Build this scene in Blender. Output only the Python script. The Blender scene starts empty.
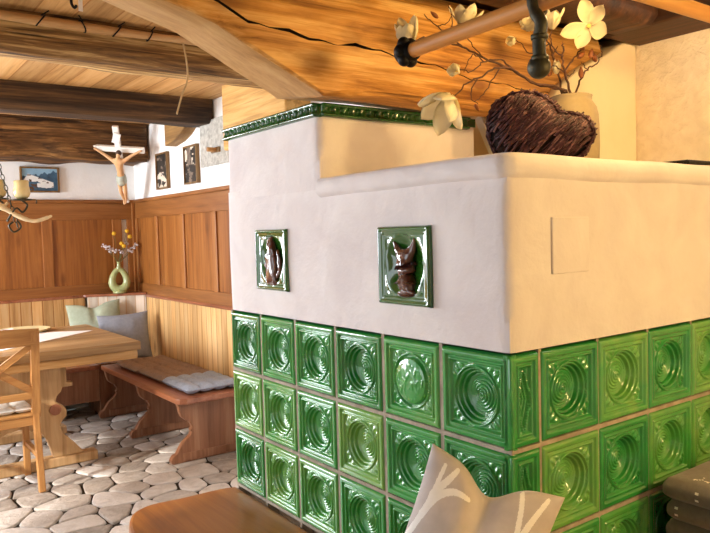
import bpy, bmesh, math, random
from mathutils import Vector, Matrix, Euler
PI = math.pi
sc = bpy.context.scene
COL = sc.collection
random.seed(7)

# ------------------------------------------------------------------ helpers
def lin(h):
    h = h.lstrip('#')
    c = [int(h[i:i + 2], 16) / 255 for i in (0, 2, 4)]
    return tuple(x / 12.92 if x <= .04045 else ((x + .055) / 1.055) ** 2.4 for x in c) + (1,)

WL = {}          # world location of every parent (no rotation while building)

def thing(name, label, cat, loc=(0, 0, 0), group=None):
    o = bpy.data.objects.new(name, None)
    COL.objects.link(o)
    o.empty_display_size = .05
    o.location = loc
    o['label'] = label
    o['category'] = cat
    if group:
        o['group'] = group
    WL[o.name] = Vector(loc)
    return o

def tag(o, label, cat, group=None):
    o['label'] = label
    o['category'] = cat
    if group:
        o['group'] = group
    return o

def obj(name, bm, mats, parent=None, smooth=False, pivot=None, label=None, kind=None, auto=None):
    """one mesh object; geometry is given in world coordinates"""
    base = WL[parent.name] if parent else Vector((0, 0, 0))
    if pivot is None:
        if len(bm.verts):
            lo = [min(v.co[i] for v in bm.verts) for i in range(3)]
            hi = [max(v.co[i] for v in bm.verts) for i in range(3)]
            pivot = Vector(((lo[0] + hi[0]) / 2, (lo[1] + hi[1]) / 2, lo[2]))
        else:
            pivot = base
    pivot = Vector(pivot)
    bmesh.ops.translate(bm, vec=-pivot, verts=bm.verts)
    me = bpy.data.meshes.new(name)
    bm.to_mesh(me)
    bm.free()
    if not isinstance(mats, (list, tuple)):
        mats = [mats]
    for m in mats:
        me.materials.append(m)
    if smooth:
        for p in me.polygons:
            p.use_smooth = True
        if auto:
            try:
                me.set_sharp_from_angle(angle=math.radians(auto))
            except Exception:
                pass
    o = bpy.data.objects.new(name, me)
    COL.objects.link(o)
    o.location = pivot - base
    if parent:
        o.parent = parent
    WL[o.name] = pivot
    if label:
        o['label'] = label
    if kind:
        o['kind'] = kind
    return o

def struct(name, bm, mats, smooth=False, auto=None):
    return obj(name, bm, mats, None, smooth, kind='structure', auto=auto)

def copy_tree(o, parent=None):
    c = o.copy()
    COL.objects.link(c)
    if parent:
        c.parent = parent
    for ch in list(o.children):
        copy_tree(ch, c)
    return c

def BM():
    return bmesh.new()

def bevel(bm, w, seg=2, faces=None):
    if w > 0:
        es = list(bm.edges) if faces is None else list({e for f in faces for e in f.edges})
        bmesh.ops.bevel(bm, geom=es, offset=w, segments=seg, profile=.5, affect='EDGES', clamp_overlap=True)

def merge(dst, src, mat=None):
    vm = {}
    for v in src.verts:
        vm[v] = dst.verts.new(v.co)
    for f in src.faces:
        try:
            nf = dst.faces.new([vm[v] for v in f.verts])
            nf.material_index = f.material_index if mat is None else mat
            nf.smooth = f.smooth
        except ValueError:
            pass
    src.free()
    return dst

def box(x0, x1, y0, y1, z0, z1, bev=0.0, seg=2, bm=None, mat=0):
    b = BM()
    bmesh.ops.create_cube(b, size=1)
    for v in b.verts:
        v.co = Vector(((x0 + x1) / 2 + v.co.x * (x1 - x0), (y0 + y1) / 2 + v.co.y * (y1 - y0), (z0 + z1) / 2 + v.co.z * (z1 - z0)))
    bevel(b, bev, seg)
    if mat:
        for f in b.faces:
            f.material_index = mat
    return merge(bm, b) if bm is not None else b

def bar(a, b, w, t, up=(0, 0, 1), bev=0.0, bm=None):
    """a rectangular bar from a to b, w wide across, t thick along up"""
    a = Vector(a); b = Vector(b)
    d = (b - a); L = d.length; d.normalize()
    u = Vector(up); s = d.cross(u)
    if s.length < 1e-4:
        s = d.cross(Vector((1, 0, 0)))
    s.normalize(); u = s.cross(d).normalized()
    q = BM()
    bmesh.ops.create_cube(q, size=1)
    m = Matrix((d, s, u)).transposed()
    for v in q.verts:
        v.co = (a + b) / 2 + m @ Vector((v.co.x * L, v.co.y * w, v.co.z * t))
    bevel(q, bev, 2)
    return merge(bm, q) if bm is not None else q

def tube(path, rad, n=8, bm=None, caps=True, mat=0):
    b = bm if bm is not None else BM()
    path = [Vector(p) for p in path]
    if not isinstance(rad, (list, tuple)):
        rad = [rad] * len(path)
    rings = []
    ref = None
    for i, p in enumerate(path):
        if i == 0: d = path[1] - path[0]
        elif i == len(path) - 1: d = path[-1] - path[-2]
        else: d = path[i + 1] - path[i - 1]
        if d.length < 1e-9: d = Vector((0, 0, 1))
        d.normalize()
        if ref is None:
            ref = Vector((0, 0, 1)) if abs(d.z) < .9 else Vector((1, 0, 0))
        s = d.cross(ref)
        if s.length < 1e-5:
            s = d.cross(Vector((0, 1, .1)))
        s.normalize(); u = s.cross(d).normalized(); ref = u
        rings.append([b.verts.new(p + (s * math.cos(2 * PI * k / n) + u * math.sin(2 * PI * k / n)) * rad[i]) for k in range(n)])
    for i in range(len(rings) - 1):
        for k in range(n):
            f = b.faces.new((rings[i][k], rings[i][(k + 1) % n], rings[i + 1][(k + 1) % n], rings[i + 1][k]))
            f.material_index = mat; f.smooth = True
    if caps:
        for r, rev in ((rings[0], False), (rings[-1], True)):
            try:
                f = b.faces.new(r if rev else list(reversed(r)))
                f.material_index = mat
            except ValueError:
                pass
    return b

def lathe(prof, c=(0, 0, 0), n=32, bm=None):
    """prof: (r, z) from bottom to top"""
    b = bm if bm is not None else BM()
    c = Vector(c)
    rings = []
    for r, z in prof:
        rings.append([b.verts.new(c + Vector((max(r, 1e-4) * math.cos(2 * PI * k / n), max(r, 1e-4) * math.sin(2 * PI * k / n), z))) for k in range(n)])
    for i in range(len(rings) - 1):
        for k in range(n):
            f = b.faces.new((rings[i][k], rings[i][(k + 1) % n], rings[i + 1][(k + 1) % n], rings[i + 1][k])); f.smooth = True
    b.faces.new(list(reversed(rings[0]))); b.faces.new(rings[-1])
    return b

def prism(pts, axis, a0, a1, bev=0.0, bm=None):
    """pts: 2-D outline in the plane across axis ('x': y,z  'y': x,z  'z': x,y)"""
    b = BM()
    def mk(p, a):
        if axis == 'x': return Vector((a, p[0], p[1]))
        if axis == 'y': return Vector((p[0], a, p[1]))
        return Vector((p[0], p[1], a))
    A = [b.verts.new(mk(p, a0)) for p in pts]
    B = [b.verts.new(mk(p, a1)) for p in pts]
    n = len(pts)
    fa = b.faces.new(A); fb = b.faces.new(list(reversed(B)))
    for i in range(n):
        b.faces.new((A[i], B[i], B[(i + 1) % n], A[(i + 1) % n]))
    bmesh.ops.recalc_face_normals(b, faces=b.faces)
    if bev:
        bevel(b, bev, 2, [fa, fb])
    bmesh.ops.triangulate(b, faces=[f for f in b.faces if len(f.verts) > 4])
    return merge(bm, b) if bm is not None else b

def grid_surface(fn, nu, nv, bm=None, mat=None):
    b = bm if bm is not None else BM()
    V = [[b.verts.new(fn(i / nu, j / nv)) for j in range(nv + 1)] for i in range(nu + 1)]
    for i in range(nu):
        for j in range(nv):
            f = b.faces.new((V[i][j], V[i + 1][j], V[i + 1][j + 1], V[i][j + 1]))
            f.smooth = True
            if mat: f.material_index = mat((i + .5) / nu, (j + .5) / nv)
    return b

def xform(bm, m):
    bmesh.ops.transform(bm, matrix=m, verts=bm.verts)
    return bm

def smoothpath(pts, k=6):
    """Catmull-Rom through points"""
    P = [Vector(p) for p in pts]
    out = []
    for i in range(len(P) - 1):
        p0 = P[max(i - 1, 0)]; p1 = P[i]; p2 = P[i + 1]; p3 = P[min(i + 2, len(P) - 1)]
        for j in range(k):
            t = j / k
            out.append(.5 * ((2 * p1) + (p2 - p0) * t + (2 * p0 - 5 * p1 + 4 * p2 - p3) * t * t + (3 * p1 - p0 - 3 * p2 + p3) * t ** 3))
    out.append(P[-1])
    return out

from mathutils import noise as mn
def nz(x, y=0, z=0, s=1):
    return mn.noise(Vector((x * s + 3.1, y * s + 1.7, z * s + 9.2)))

# ------------------------------------------------------------------ materials
class NT:
    def __init__(s, name):
        s.m = bpy.data.materials.new(name); s.m.use_nodes = True
        s.t = s.m.node_tree; s.n = s.t.nodes; s.l = s.t.links
        s.b = s.n['Principled BSDF']
    def node(s, typ, **kw):
        nd = s.n.new(typ)
        for k, v in kw.items():
            if k.startswith('i_'):
                nd.inputs[int(k[2:]) if k[2:].isdigit() else k[2:].replace('_', ' ')].default_value = v
            else:
                setattr(nd, k, v)
        return nd
    def link(s, a, b): s.l.new(a, b)
    def math(s, op, a, b=None, c=None):
        nd = s.n.new('ShaderNodeMath'); nd.operation = op
        for i, v in enumerate((a, b, c)):
            if v is None: continue
            if hasattr(v, 'links'): s.l.new(v, nd.inputs[i])
            else: nd.inputs[i].default_value = v
        return nd.outputs[0]
    def ramp(s, fac, stops):
        nd = s.n.new('ShaderNodeValToRGB'); cr = nd.color_ramp
        while len(cr.elements) < len(stops): cr.elements.new(.5)
        for e, (p, c) in zip(cr.elements, stops):
            e.position = p; e.color = c if len(c) == 4 else tuple(c) + (1,)
        s.l.new(fac, nd.inputs[0]); return nd.outputs[0]
    def mix(s, fac, a, b, mode='MIX'):
        nd = s.n.new('ShaderNodeMix'); nd.data_type = 'RGBA'; nd.blend_type = mode
        for i, v in ((0, fac), (6, a), (7, b)):
            if hasattr(v, 'links'): s.l.new(v, nd.inputs[i])
            else: nd.inputs[i].default_value = v
        return nd.outputs[2]
    def coords(s, scale=(1, 1, 1), rnd=True, rot=(0, 0, 0)):
        tc = s.n.new('ShaderNodeTexCoord'); mp = s.n.new('ShaderNodeMapping')
        mp.inputs['Scale'].default_value = scale; mp.inputs['Rotation'].default_value = rot
        if rnd:
            oi = s.n.new('ShaderNodeObjectInfo')
            ad = s.n.new('ShaderNodeVectorMath'); ad.operation = 'ADD'
            cb = s.n.new('ShaderNodeCombineXYZ')
            s.l.new(s.math('MULTIPLY', oi.outputs['Random'], 17.0), cb.inputs[0])
            s.l.new(s.math('MULTIPLY', oi.outputs['Random'], 31.0), cb.inputs[1])
            s.l.new(s.math('MULTIPLY', oi.outputs['Random'], 7.0), cb.inputs[2])
            s.l.new(tc.outputs['Object'], ad.inputs[0]); s.l.new(cb.outputs[0], ad.inputs[1])
            s.l.new(ad.outputs[0], mp.inputs[0])
        else:
            s.l.new(tc.outputs['Object'], mp.inputs[0])
        return mp.outputs[0]
    def noise(s, vec, scale, detail=4, rough=.55, dist=0):
        nd = s.n.new('ShaderNodeTexNoise')
        nd.inputs['Scale'].default_value = scale; nd.inputs['Detail'].default_value = detail
        nd.inputs['Roughness'].default_value = rough; nd.inputs['Distortion'].default_value = dist
        s.l.new(vec, nd.inputs['Vector']); return nd.outputs[0]
    def bump(s, h, strength=.3, dist=.01):
        nd = s.n.new('ShaderNodeBump'); nd.inputs['Strength'].default_value = strength; nd.inputs['Distance'].default_value = dist
        s.l.new(h, nd.inputs['Height']); s.l.new(nd.outputs[0], s.b.inputs['Normal'])
    def out(s, col=None, rough=None, spec=None, coat=None):
        for k, v in (('Base Color', col), ('Roughness', rough), ('Specular IOR Level', spec), ('Coat Weight', coat)):
            if v is None: continue
            if hasattr(v, 'links'): s.l.new(v, s.b.inputs[k])
            else: s.b.inputs[k].default_value = v
        return s.m

def wood(name, dark, mid, light, axis='x', rough=.55, grain=1.0, knots=0.0, seam=None, bump=.25, contrast=1.0, crack=0.0, spec=.35):
    t = NT(name)
    st = {'x': (1.2, 14, 14), 'y': (14, 1.2, 14), 'z': (14, 14, 1.2)}[axis]
    v = t.coords(tuple(a * grain for a in st))
    n1 = t.noise(v, 1.0, 6, .6, 1.2)
    v2 = t.coords(tuple(a * grain * 5 if a > 5 else a * grain * 2 for a in st))
    n2 = t.noise(v2, 1.0, 4, .7, .5)
    f = t.math('ADD', t.math('MULTIPLY', n1, .62), t.math('MULTIPLY', n2, .38))
    w = .17 / contrast
    col = t.ramp(f, [(.5 - w, lin(dark)), (.5, lin(mid)), (.5 + w, lin(light))])
    if knots:
        ks = {'x': (2.2, 5, 5), 'y': (5, 2.2, 5), 'z': (5, 5, 2.2)}[axis]
        vo = t.n.new('ShaderNodeTexVoronoi'); vo.inputs['Scale'].default_value = 1.0
        t.link(t.coords(ks), vo.inputs['Vector'])
        k = t.ramp(vo.outputs['Distance'], [(.04, (1, 1, 1)), (.16, (0, 0, 0))])
        col = t.mix(t.math('MULTIPLY', k, knots), col, lin(dark), 'MIX')
    h = f
    if crack:
        cs = {'x': (.9, 26, 26), 'y': (26, .9, 26), 'z': (26, 26, .9)}[axis]
        n3 = t.noise(t.coords(cs), 1.0, 3, .5, .6)
        ck = t.ramp(n3, [(.33, (1, 1, 1)), (.40, (0, 0, 0))])
        col = t.mix(t.math('MULTIPLY', ck, crack), col, (lin(dark)[0] * .3, lin(dark)[1] * .3, lin(dark)[2] * .3, 1))
        h = t.math('SUBTRACT', f, t.math('MULTIPLY', ck, crack))
    if seam:
        ax, width = seam
        tc = t.n.new('ShaderNodeTexCoord'); sp = t.n.new('ShaderNodeSeparateXYZ')
        t.link(tc.outputs['Object'], sp.inputs[0])
        c = t.math('DIVIDE', sp.outputs['xyz'.index(ax)], width)
        fr = t.math('FRACT', t.math('ADD', c, 100.0))
        fl = t.math('FLOOR', t.math('ADD', c, 100.0))
        wn = t.n.new('ShaderNodeTexWhiteNoise'); wn.noise_dimensions = '1D'; t.link(fl, wn.inputs['W'])
        ln = t.math('LESS_THAN', t.math('ABSOLUTE', t.math('SUBTRACT', fr, .5)), .5 - .004 / width)
        tint = t.ramp(wn.outputs['Value'], [(0, (.72, .72, .72)), (1, (1.12, 1.12, 1.12))])
        col = t.mix(1.0, col, tint, 'MULTIPLY')
        col = t.mix(ln, lin(dark), col)
        h = t.math('ADD', h, t.math('MULTIPLY', ln, 1.5))
    t.bump(h, bump, .006)
    return t.out(col, rough, spec)

def plaster(name, a, b, rough=.85, bump=.3, fine=40, coarse=4):
    t = NT(name)
    v = t.coords(rnd=False)
    n1 = t.noise(v, coarse, 5, .55, .4); n2 = t.noise(v, fine, 4, .6)
    col = t.ramp(n1, [(.35, lin(a)), (.65, lin(b))])
    h = t.math('ADD', t.math('MULTIPLY', n1, .8), t.math('MULTIPLY', n2, .25))
    t.bump(h, bump, .02)
    return t.out(col, rough, .2)

def plain(name, c, rough=.5, metal=0, var=.12, scale=30, bump=.1, spec=.4, coat=None, sheen=0):
    t = NT(name)
    n = t.noise(t.coords(), scale, 4, .6)
    L = lin(c)
    col = t.ramp(n, [(.3, tuple(x * (1 - var) for x in L[:3])), (.7, tuple(min(1, x * (1 + var)) for x in L[:3]))])
    t.bump(n, bump, .004)
    t.b.inputs['Metallic'].default_value = metal
    if sheen: t.b.inputs['Sheen Weight'].default_value = sheen
    return t.out(col, rough, spec, coat)

def glaze(name, c1, c2, c3, rough=.07, rnd=.5):
    t = NT(name)
    v = t.coords()
    n = t.noise(v, 9, 4, .55, .6)
    oi = t.n.new('ShaderNodeObjectInfo')
    f = t.math('ADD', t.math('MULTIPLY', n, 1 - rnd), t.math('MULTIPLY', oi.outputs['Random'], rnd))
    col = t.ramp(f, [(.2, lin(c1)), (.5, lin(c2)), (.8, lin(c3))])
    n2 = t.noise(v, 60, 2, .5)
    t.bump(t.math('ADD', t.math('MULTIPLY', n, .6), t.math('MULTIPLY', n2, .12)), .12, .01)
    t.b.inputs['Coat Roughness'].default_value = .06
    return t.out(col, rough, .5, .6)

M = {}
M['stove_plaster'] = plaster('stove_plaster', '#dcd3d3', '#e6dfde', .8, .45, 26, 6)
M['wall_plaster'] = plaster('wall_plaster', '#f4f1ee', '#fbf9f6', .85, .3, 40, 4)
M['rough_plaster'] = plaster('rough_plaster', '#e8d6b8', '#f4e4c8', .9, 1.0, 70, 22)
M['smooth_plaster'] = plaster('smooth_plaster', '#f0d9ae', '#f6e2bc', .85, .25, 20, 3)
M['grey_plaster'] = plaster('grey_plaster', '#a8a49a', '#cfcbc2', .95, 1.0, 70, 30)
M['grout'] = plaster('grout', '#968a7a', '#b4a898', .9, .4, 80, 20)
M['mortar'] = plaster('mortar', '#2c251d', '#4a4034', .95, .6, 60, 15)
M['tile'] = glaze('green_glaze', '#147432', '#389a46', '#78aa50', .09)
M['tile_dark'] = glaze('dark_green_glaze', '#0f4a1e', '#1e5a28', '#2a6a30', .16)
M['relief_dish'] = glaze('relief_glaze', '#123c10', '#1e5014', '#2e6420', .06)
M['relief_brown'] = glaze('brown_glaze', '#2a120e', '#4a241c', '#5c3428', .12)
M['log'] = wood('log_wood', '#7c4a18', '#c48a40', '#e6b874', 'x', .55, 1.0, .9, bump=.9, crack=.6, contrast=1.3)
M['log_sawn'] = wood('log_sawn_wood', '#a87a44', '#c49458', '#d4aa70', 'x', .6, .8, .15, bump=.25)
M['dark'] = plain('dark_gap', '#1a0f08', .9)
M['beam_old'] = wood('beam_old_wood', '#3c2410', '#8c6434', '#dcb474', 'x', .7, .7, .6, bump=1.0, crack=.9, contrast=1.5)
M['beam_dark'] = wood('beam_dark_wood', '#1c1612', '#44301e', '#70502e', 'x', .7, .8, .2, bump=.8, crack=.7, contrast=1.3)
M['beam_brown'] = wood('beam_brown_wood', '#2e1c0e', '#6c4a26', '#a87c48', 'x', .7, .8, .5, bump=.9, crack=.9, contrast=1.4)
M['board'] = wood('ceiling_board_wood', '#a47038', '#d2a062', '#e2b67c', 'y', .6, .8, .4, seam=('x', .16), bump=.25)
M['board_dark'] = wood('dark_board_wood', '#1e0d06', '#381c0c', '#523018', 'x', .6, .8, .4, seam=('y', .2), bump=.4)
M['beam_red'] = wood('beam_red_wood', '#221008', '#42240f', '#643c1e', 'y', .6, .7, .4, bump=.5, crack=.4)
M['timber'] = wood('timber_wood', '#a87838', '#cfa05a', '#e4bc78', 'y', .65, .7, .3, bump=.4, crack=.3)
M['plank'] = wood('plank_wood', '#6a4a24', '#8e6a3a', '#ac8650', 'y', .65, .7, .3, bump=.4, crack=.3)
M['panel'] = wood('panel_wood', '#623614', '#8e5624', '#a86e36', 'z', .4, .6, .55, bump=.12)
M['panel_rail'] = wood('panel_rail_wood', '#6a3e1a', '#8a5628', '#a06a38', 'x', .42, .6, .35, bump=.12)
M['panel_rail_y'] = wood('panel_rail_wood_y', '#6a3e1a', '#8a5628', '#a06a38', 'y', .42, .6, .35, bump=.12)
M['panel_stile'] = wood('panel_stile_wood', '#7a4820', '#98602e', '#ac7440', 'z', .42, .6, .2, bump=.12)
M['pine'] = wood('pine_board_wood', '#9c6a34', '#d6a86c', '#e8c692', 'z', .5, .6, .9, seam=('y', .085), bump=.15, contrast=.9)
M['pine_x'] = wood('pine_board_wood_x', '#9c6a34', '#d6a86c', '#e8c692', 'z', .5, .6, .9, seam=('x', .085), bump=.15, contrast=.9)
M['pine_pale'] = wood('pine_pale_wood', '#c8a888', '#ecdcc8', '#f4e8da', 'z', .45, .6, .3, seam=('x', .07), bump=.15)
M['bench'] = wood('bench_wood', '#6a3a22', '#94583a', '#ac7252', 'y', .3, .6, .3, bump=.12, spec=.5)
M['bench_leg'] = wood('bench_leg_wood', '#6c442c', '#8e6044', '#a87c5e', 'z', .4, .6, .35, bump=.12)
M['table'] = wood('table_wood', '#86603a', '#b48c5c', '#cca878', 'x', .4, .6, .5, seam=('y', .24), bump=.3, crack=.25)
M['table_side'] = wood('table_side_wood', '#7a5026', '#a87a44', '#c8a06c', 'x', .5, .6, .3, bump=.3, crack=.4)
M['trestle'] = wood('trestle_wood', '#a07848', '#c8a070', '#d8b488', 'z', .5, .6, .2, bump=.15)
M['chair'] = wood('chair_wood', '#966234', '#b27e48', '#c6965c', 'z', .4, .8, .08, bump=.08)
M['chair_x'] = wood('chair_wood_x', '#966234', '#b27e48', '#c6965c', 'x', .4, .8, .08, bump=.08)
M['stove_bench'] = wood('stove_bench_wood', '#6c3a10', '#985a1e', '#ae7230', 'y', .3, .5, .4, bump=.1, spec=.5)
M['rod'] = wood('rod_wood', '#a8672c', '#c98743', '#d99c58', 'y', .45, .8, .1, bump=.08)
M['rod_x'] = wood('rod_wood_x', '#b8783a', '#d39a56', '#e0ac6a', 'x', .45, .8, .1, bump=.08)
M['pole'] = wood('pole_wood', '#9a6a38', '#c89860', '#dcb484', 'x', .6, .9, .3, bump=.3)
M['iron'] = plain('wrought_iron', '#3c3828', .5, .5, .3, 40, .4)
M['iron_dark'] = plain('dark_iron', '#14110e', .5, .5, .3, 40, .5)
M['twig'] = plain('heart_twig', '#48252a', .55, 0, .5, 90, .3)
M['twig_light'] = plain('heart_twig_light', '#74504e', .6, 0, .4, 90, .3)
M['twig_red'] = plain('heart_twig_red', '#341418', .5, 0, .4, 90, .3)
M['twig_core'] = plain('heart_core', '#1c0e0c', .9, 0, .4, 90, .3)
M['branch'] = plain('branch_bark', '#4a2c1c', .7, 0, .35, 60, .4)
M['bud'] = plain('bud_brown', '#7a4420', .6, 0, .3, 40, .2)
M['petal'] = plain('petal_cream', '#f2e8c8', .55, 0, .05, 30, .05)
M['petal_core'] = plain('petal_core', '#d8c468', .6, 0, .2, 60, .2)
M['vase'] = plain('stoneware', '#9c8a68', .6, 0, .06, 80, .1)
M['green_vase'] = plain('green_ceramic', '#a6ae78', .15, 0, .12, 25, .05, .5, .5)
M['pillow'] = plain('grey_fabric', '#c6bcb7', .9, 0, .12, 14, .15, .2, None, .2)
M['pillow_print'] = plain('white_print', '#f8f4ee', .9, 0, .03, 60, .1, .2)
M['dark_cushion'] = plain('dark_grey_fabric', '#787069', .95, 0, .12, 60, .2, .15, None, .2)
M['dark_print'] = plain('cushion_print', '#f0ebe2', .9, 0, .05, 60, .1, .2)
M['green_pillow'] = plain('sage_fabric', '#a8b29c', .9, 0, .12, 25, .3, .2)
M['blue_pillow'] = plain('slate_fabric', '#8c8f98', .9, 0, .1, 40, .3, .2)
M['blue_pad'] = plain('blue_pad_fabric', '#a8b4c8', .9, 0, .15, 120, .4, .2)
M['brown_pad'] = plain('brown_pad_fabric', '#9c8676', .95, 0, .15, 120, .5, .15)
M['white_pad'] = plain('white_pad_fabric', '#dcdcd8', .9, 0, .08, 60, .3, .2)
M['piping'] = plain('piping_fabric', '#3c352f', .9)
M['linen'] = plain('white_linen', '#efece8', .9, 0, .04, 60, .15, .2)
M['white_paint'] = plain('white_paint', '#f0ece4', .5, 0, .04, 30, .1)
M['skin'] = plain('carved_skin', '#d8a878', .5, 0, .12, 30, .1)
M['loin'] = plain('loincloth', '#b4b8a8', .6, 0, .1, 40, .1)
M['hair'] = plain('carved_hair', '#4a3020', .6)
M['frame'] = wood('frame_wood', '#5a4020', '#7c5c34', '#94744a', 'z', .4, 1.5, bump=.1)
M['mat_board'] = plain('photo_light', '#d8c8b4', .6, 0, .3, 25, .05)
M['p_dark'] = plain('photo_dark', '#2c2620', .45, 0, .5, 25, .05)
M['p_mid'] = plain('photo_mid', '#7a6a5c', .45, 0, .5, 30, .05)
M['p_sky'] = plain('photo_sky', '#8fb4cc', .4, 0, .15, 10, .02)
M['p_mount'] = plain('photo_mountain', '#3c5a72', .4, 0, .4, 20, .02)
M['p_snow'] = plain('photo_snow', '#e8e6e2', .4, 0, .06, 20, .02)
M['p_wood'] = plain('photo_chalet', '#5a3c26', .4, 0, .3, 40, .02)
M['antler'] = plain('antler_bone', '#dcc49a', .5, 0, .2, 20, .2)
M['shade'] = plain('amber_glass', '#dcc890', .25, 0, .12, 20, .05, .5)
M['rope'] = plain('rope_fibre', '#c8a878', .9, 0, .15, 120, .4)
M['plate'] = plain('plate_ceramic', '#e0cf9c', .35, 0, .08, 20, .05)
M['flower_yellow'] = plain('billy_button', '#e0b030', .8, 0, .15, 200, .6)
M['flower_white'] = plain('dried_white', '#d4ccd0', .9, 0, .12, 120, .4)
M['stem'] = plain('dry_stem', '#6a6a3c', .7)
M['glass_frame'] = plain('window_paint', '#e8e4dc', .4)

# floor stones: each stone its own tone
t = NT('floor_stone')
v = t.coords(rnd=False)
at = t.n.new('ShaderNodeAttribute'); at.attribute_name = 'tone'
n1 = t.noise(v, 11, 8, .7, .8); n2 = t.noise(v, 50, 4, .65)
f = t.math('ADD', t.math('MULTIPLY', n1, .6), t.math('MULTIPLY', at.outputs['Fac'], .4))
col = t.ramp(f, [(.2, lin('#7e7266')), (.47, lin('#bcb0a4')), (.78, lin('#e6ded6'))])
t.bump(t.math('ADD', n1, t.math('MULTIPLY', n2, .4)), .8, .02)
M['stone'] = t.out(col, .7, .3)

# ------------------------------------------------------------------ camera
cam = bpy.data.cameras.new('camera')
cam_o = bpy.data.objects.new('camera', cam); COL.objects.link(cam_o)
cam.sensor_fit = 'HORIZONTAL'; cam.sensor_width = 36; cam.lens = 35.8726
cam.clip_start = .02
cam_o.matrix_world = Matrix(((0.805413,0.051329,-0.590487,-1.155488),(-0.592073,0.023341,-0.805547,-1.020983),(-0.027566,0.998409,0.049190,1.473490),(0.000000,0.000000,0.000000,1.000000)))
sc.camera = cam_o

# ------------------------------------------------------------------ the setting
XW, YB, XR = 1.07, 5.37, 1.35          # nook wall, back wall, wall right of the stove
XL, YF, ZN, ZC = -2.6, -2.8, 2.44, 2.2

def stones():
    """floor of irregular flat stones: Voronoi cells, inset and rounded, each standing proud of the mortar"""
    rnd = random.Random(3)
    seeds = []
    sx, sy = .205, .18
    ny = int((5.4 - YF) / sy) + 1; nx = int((1.4 - XL) / sx) + 1
    for j in range(-1, ny + 1):
        for i in range(-1, nx + 1):
            if rnd.random() < .10: continue
            seeds.append((XL + (i + .5 * (j % 2) + rnd.uniform(-.33, .33)) * sx, YF + (j + rnd.uniform(-.33, .33)) * sy))
    bm = box(XL, 1.4, YF, 5.4, -.06, -.014, mat=1)
    tones = [.5] * len(bm.faces)
    def clip(poly, a, b, c):
        out = []
        for i in range(len(poly)):
            p, q = poly[i], poly[(i + 1) % len(poly)]
            dp = a * p[0] + b * p[1] - c; dq = a * q[0] + b * q[1] - c
            if dp <= 0: out.append(p)
            if dp * dq < 0:
                k = dp / (dp - dq); out.append((p[0] + (q[0] - p[0]) * k, p[1] + (q[1] - p[1]) * k))
        return out
    for i, (x, y) in enumerate(seeds):
        if not (XL < x < 1.4 and YF < y < 5.4): continue
        if x > 0 and 0 < y < 1.3: continue
        if x > 1.1 and y > 1.3: continue
        poly = [(x - .4, y - .4), (x + .4, y - .4), (x + .4, y + .4), (x - .4, y + .4)]
        g = rnd.uniform(.003, .008)
        for k, (u, w) in enumerate(seeds):
            if k == i or abs(u - x) > .8 or abs(w - y) > .8: continue
            a, b = u - x, w - y; L = math.hypot(a, b)
            a /= L; b /= L
            poly = clip(poly, a, b, a * x + b * y + L / 2 - g)
            if len(poly) < 3: break
        if len(poly) < 3: continue
        cx = sum(p[0] for p in poly) / len(poly); cy = sum(p[1] for p in poly) / len(poly)
        # round the corners
        for _ in range(2):
            q = []
            for k in range(len(poly)):
                p, r = poly[k], poly[(k + 1) % len(poly)]
                q += [(p[0] * .83 + r[0] * .17, p[1] * .83 + r[1] * .17), (p[0] * .17 + r[0] * .83, p[1] * .17 + r[1] * .83)]
            poly = q
        tone = rnd.random()
        top = -rnd.uniform(0, .003)
        rings = []
        for sc_, z in ((1.0, -.03), (1.0, -.008), (.965, -.002), (.88, 0.0)):
            ring = []
            for p in poly:
                d = math.hypot(p[0] - cx, p[1] - cy)
                s = max(0, 1 - (1 - sc_) * .09 / max(d, .03)) if sc_ < 1 else 1
                wob = 1 + .02 * nz(p[0] * 40, p[1] * 40, i)
                ring.append(bm.verts.new((cx + (p[0] - cx) * s * wob, cy + (p[1] - cy) * s * wob, top + z)))
            rings.append(ring)
        n = len(poly)
        for a in range(3):
            for k in range(n):
                f = bm.faces.new((rings[a][k], rings[a][(k + 1) % n], rings[a + 1][(k + 1) % n], rings[a + 1][k])); tones.append(tone); f.smooth = True
        f = bm.faces.new(rings[3]); tones.append(tone); f.smooth = True
    o = struct('floor', bm, [M['stone'], M['mortar']])
    at = o.data.attributes.new('tone', 'FLOAT', 'FACE')
    for k, v in enumerate(tones): at.data[k].value = v
stones()

def wall_grid(p0, u, v, nu, nv, amp, nrm, seed):
    p0, u, v, nrm = Vector(p0), Vector(u), Vector(v), Vector(nrm)
    def fn(a, b):
        p = p0 + u * a + v * b
        return p + nrm * amp * nz(p.x, p.y, p.z + seed, 2.2)
    return fn
# back wall and nook wall: hand-trowelled plaster above the panelling
b = box(-1.1, 1.4, YB, YB + .2, 0, ZN + .1)
box(XL - .25, -2.2, YB, YB + .2, 0, ZN + .1, bm=b); box(-2.2, -1.1, YB, YB + .2, 0, 1.15, bm=b); box(-2.2, -1.1, YB, YB + .2, 2.05, ZN + .1, bm=b)
b = grid_surface(wall_grid((-1.08, YB - .003, 1.7), (2.2, 0, 0), (0, 0, .8), 40, 14, .012, (0, 1, 0), 1), 40, 14, b)
struct('wall_back', b, M['wall_plaster'], True, 30)
b = box(XW, XW + .25, 1.36, YB, 0, ZN + .1)
b = grid_surface(wall_grid((XW - .003, 1.36, 1.7), (0, 4.05, 0), (0, 0, .8), 60, 14, .012, (1, 0, 0), 4), 60, 14, b)
struct('wall_nook', b, M['wall_plaster'], True, 30)
b = box(1.06, XR, 1.36, 1.5, 0, ZN + .1)
struct('wall_chimney', b, M['smooth_plaster'])
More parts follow.
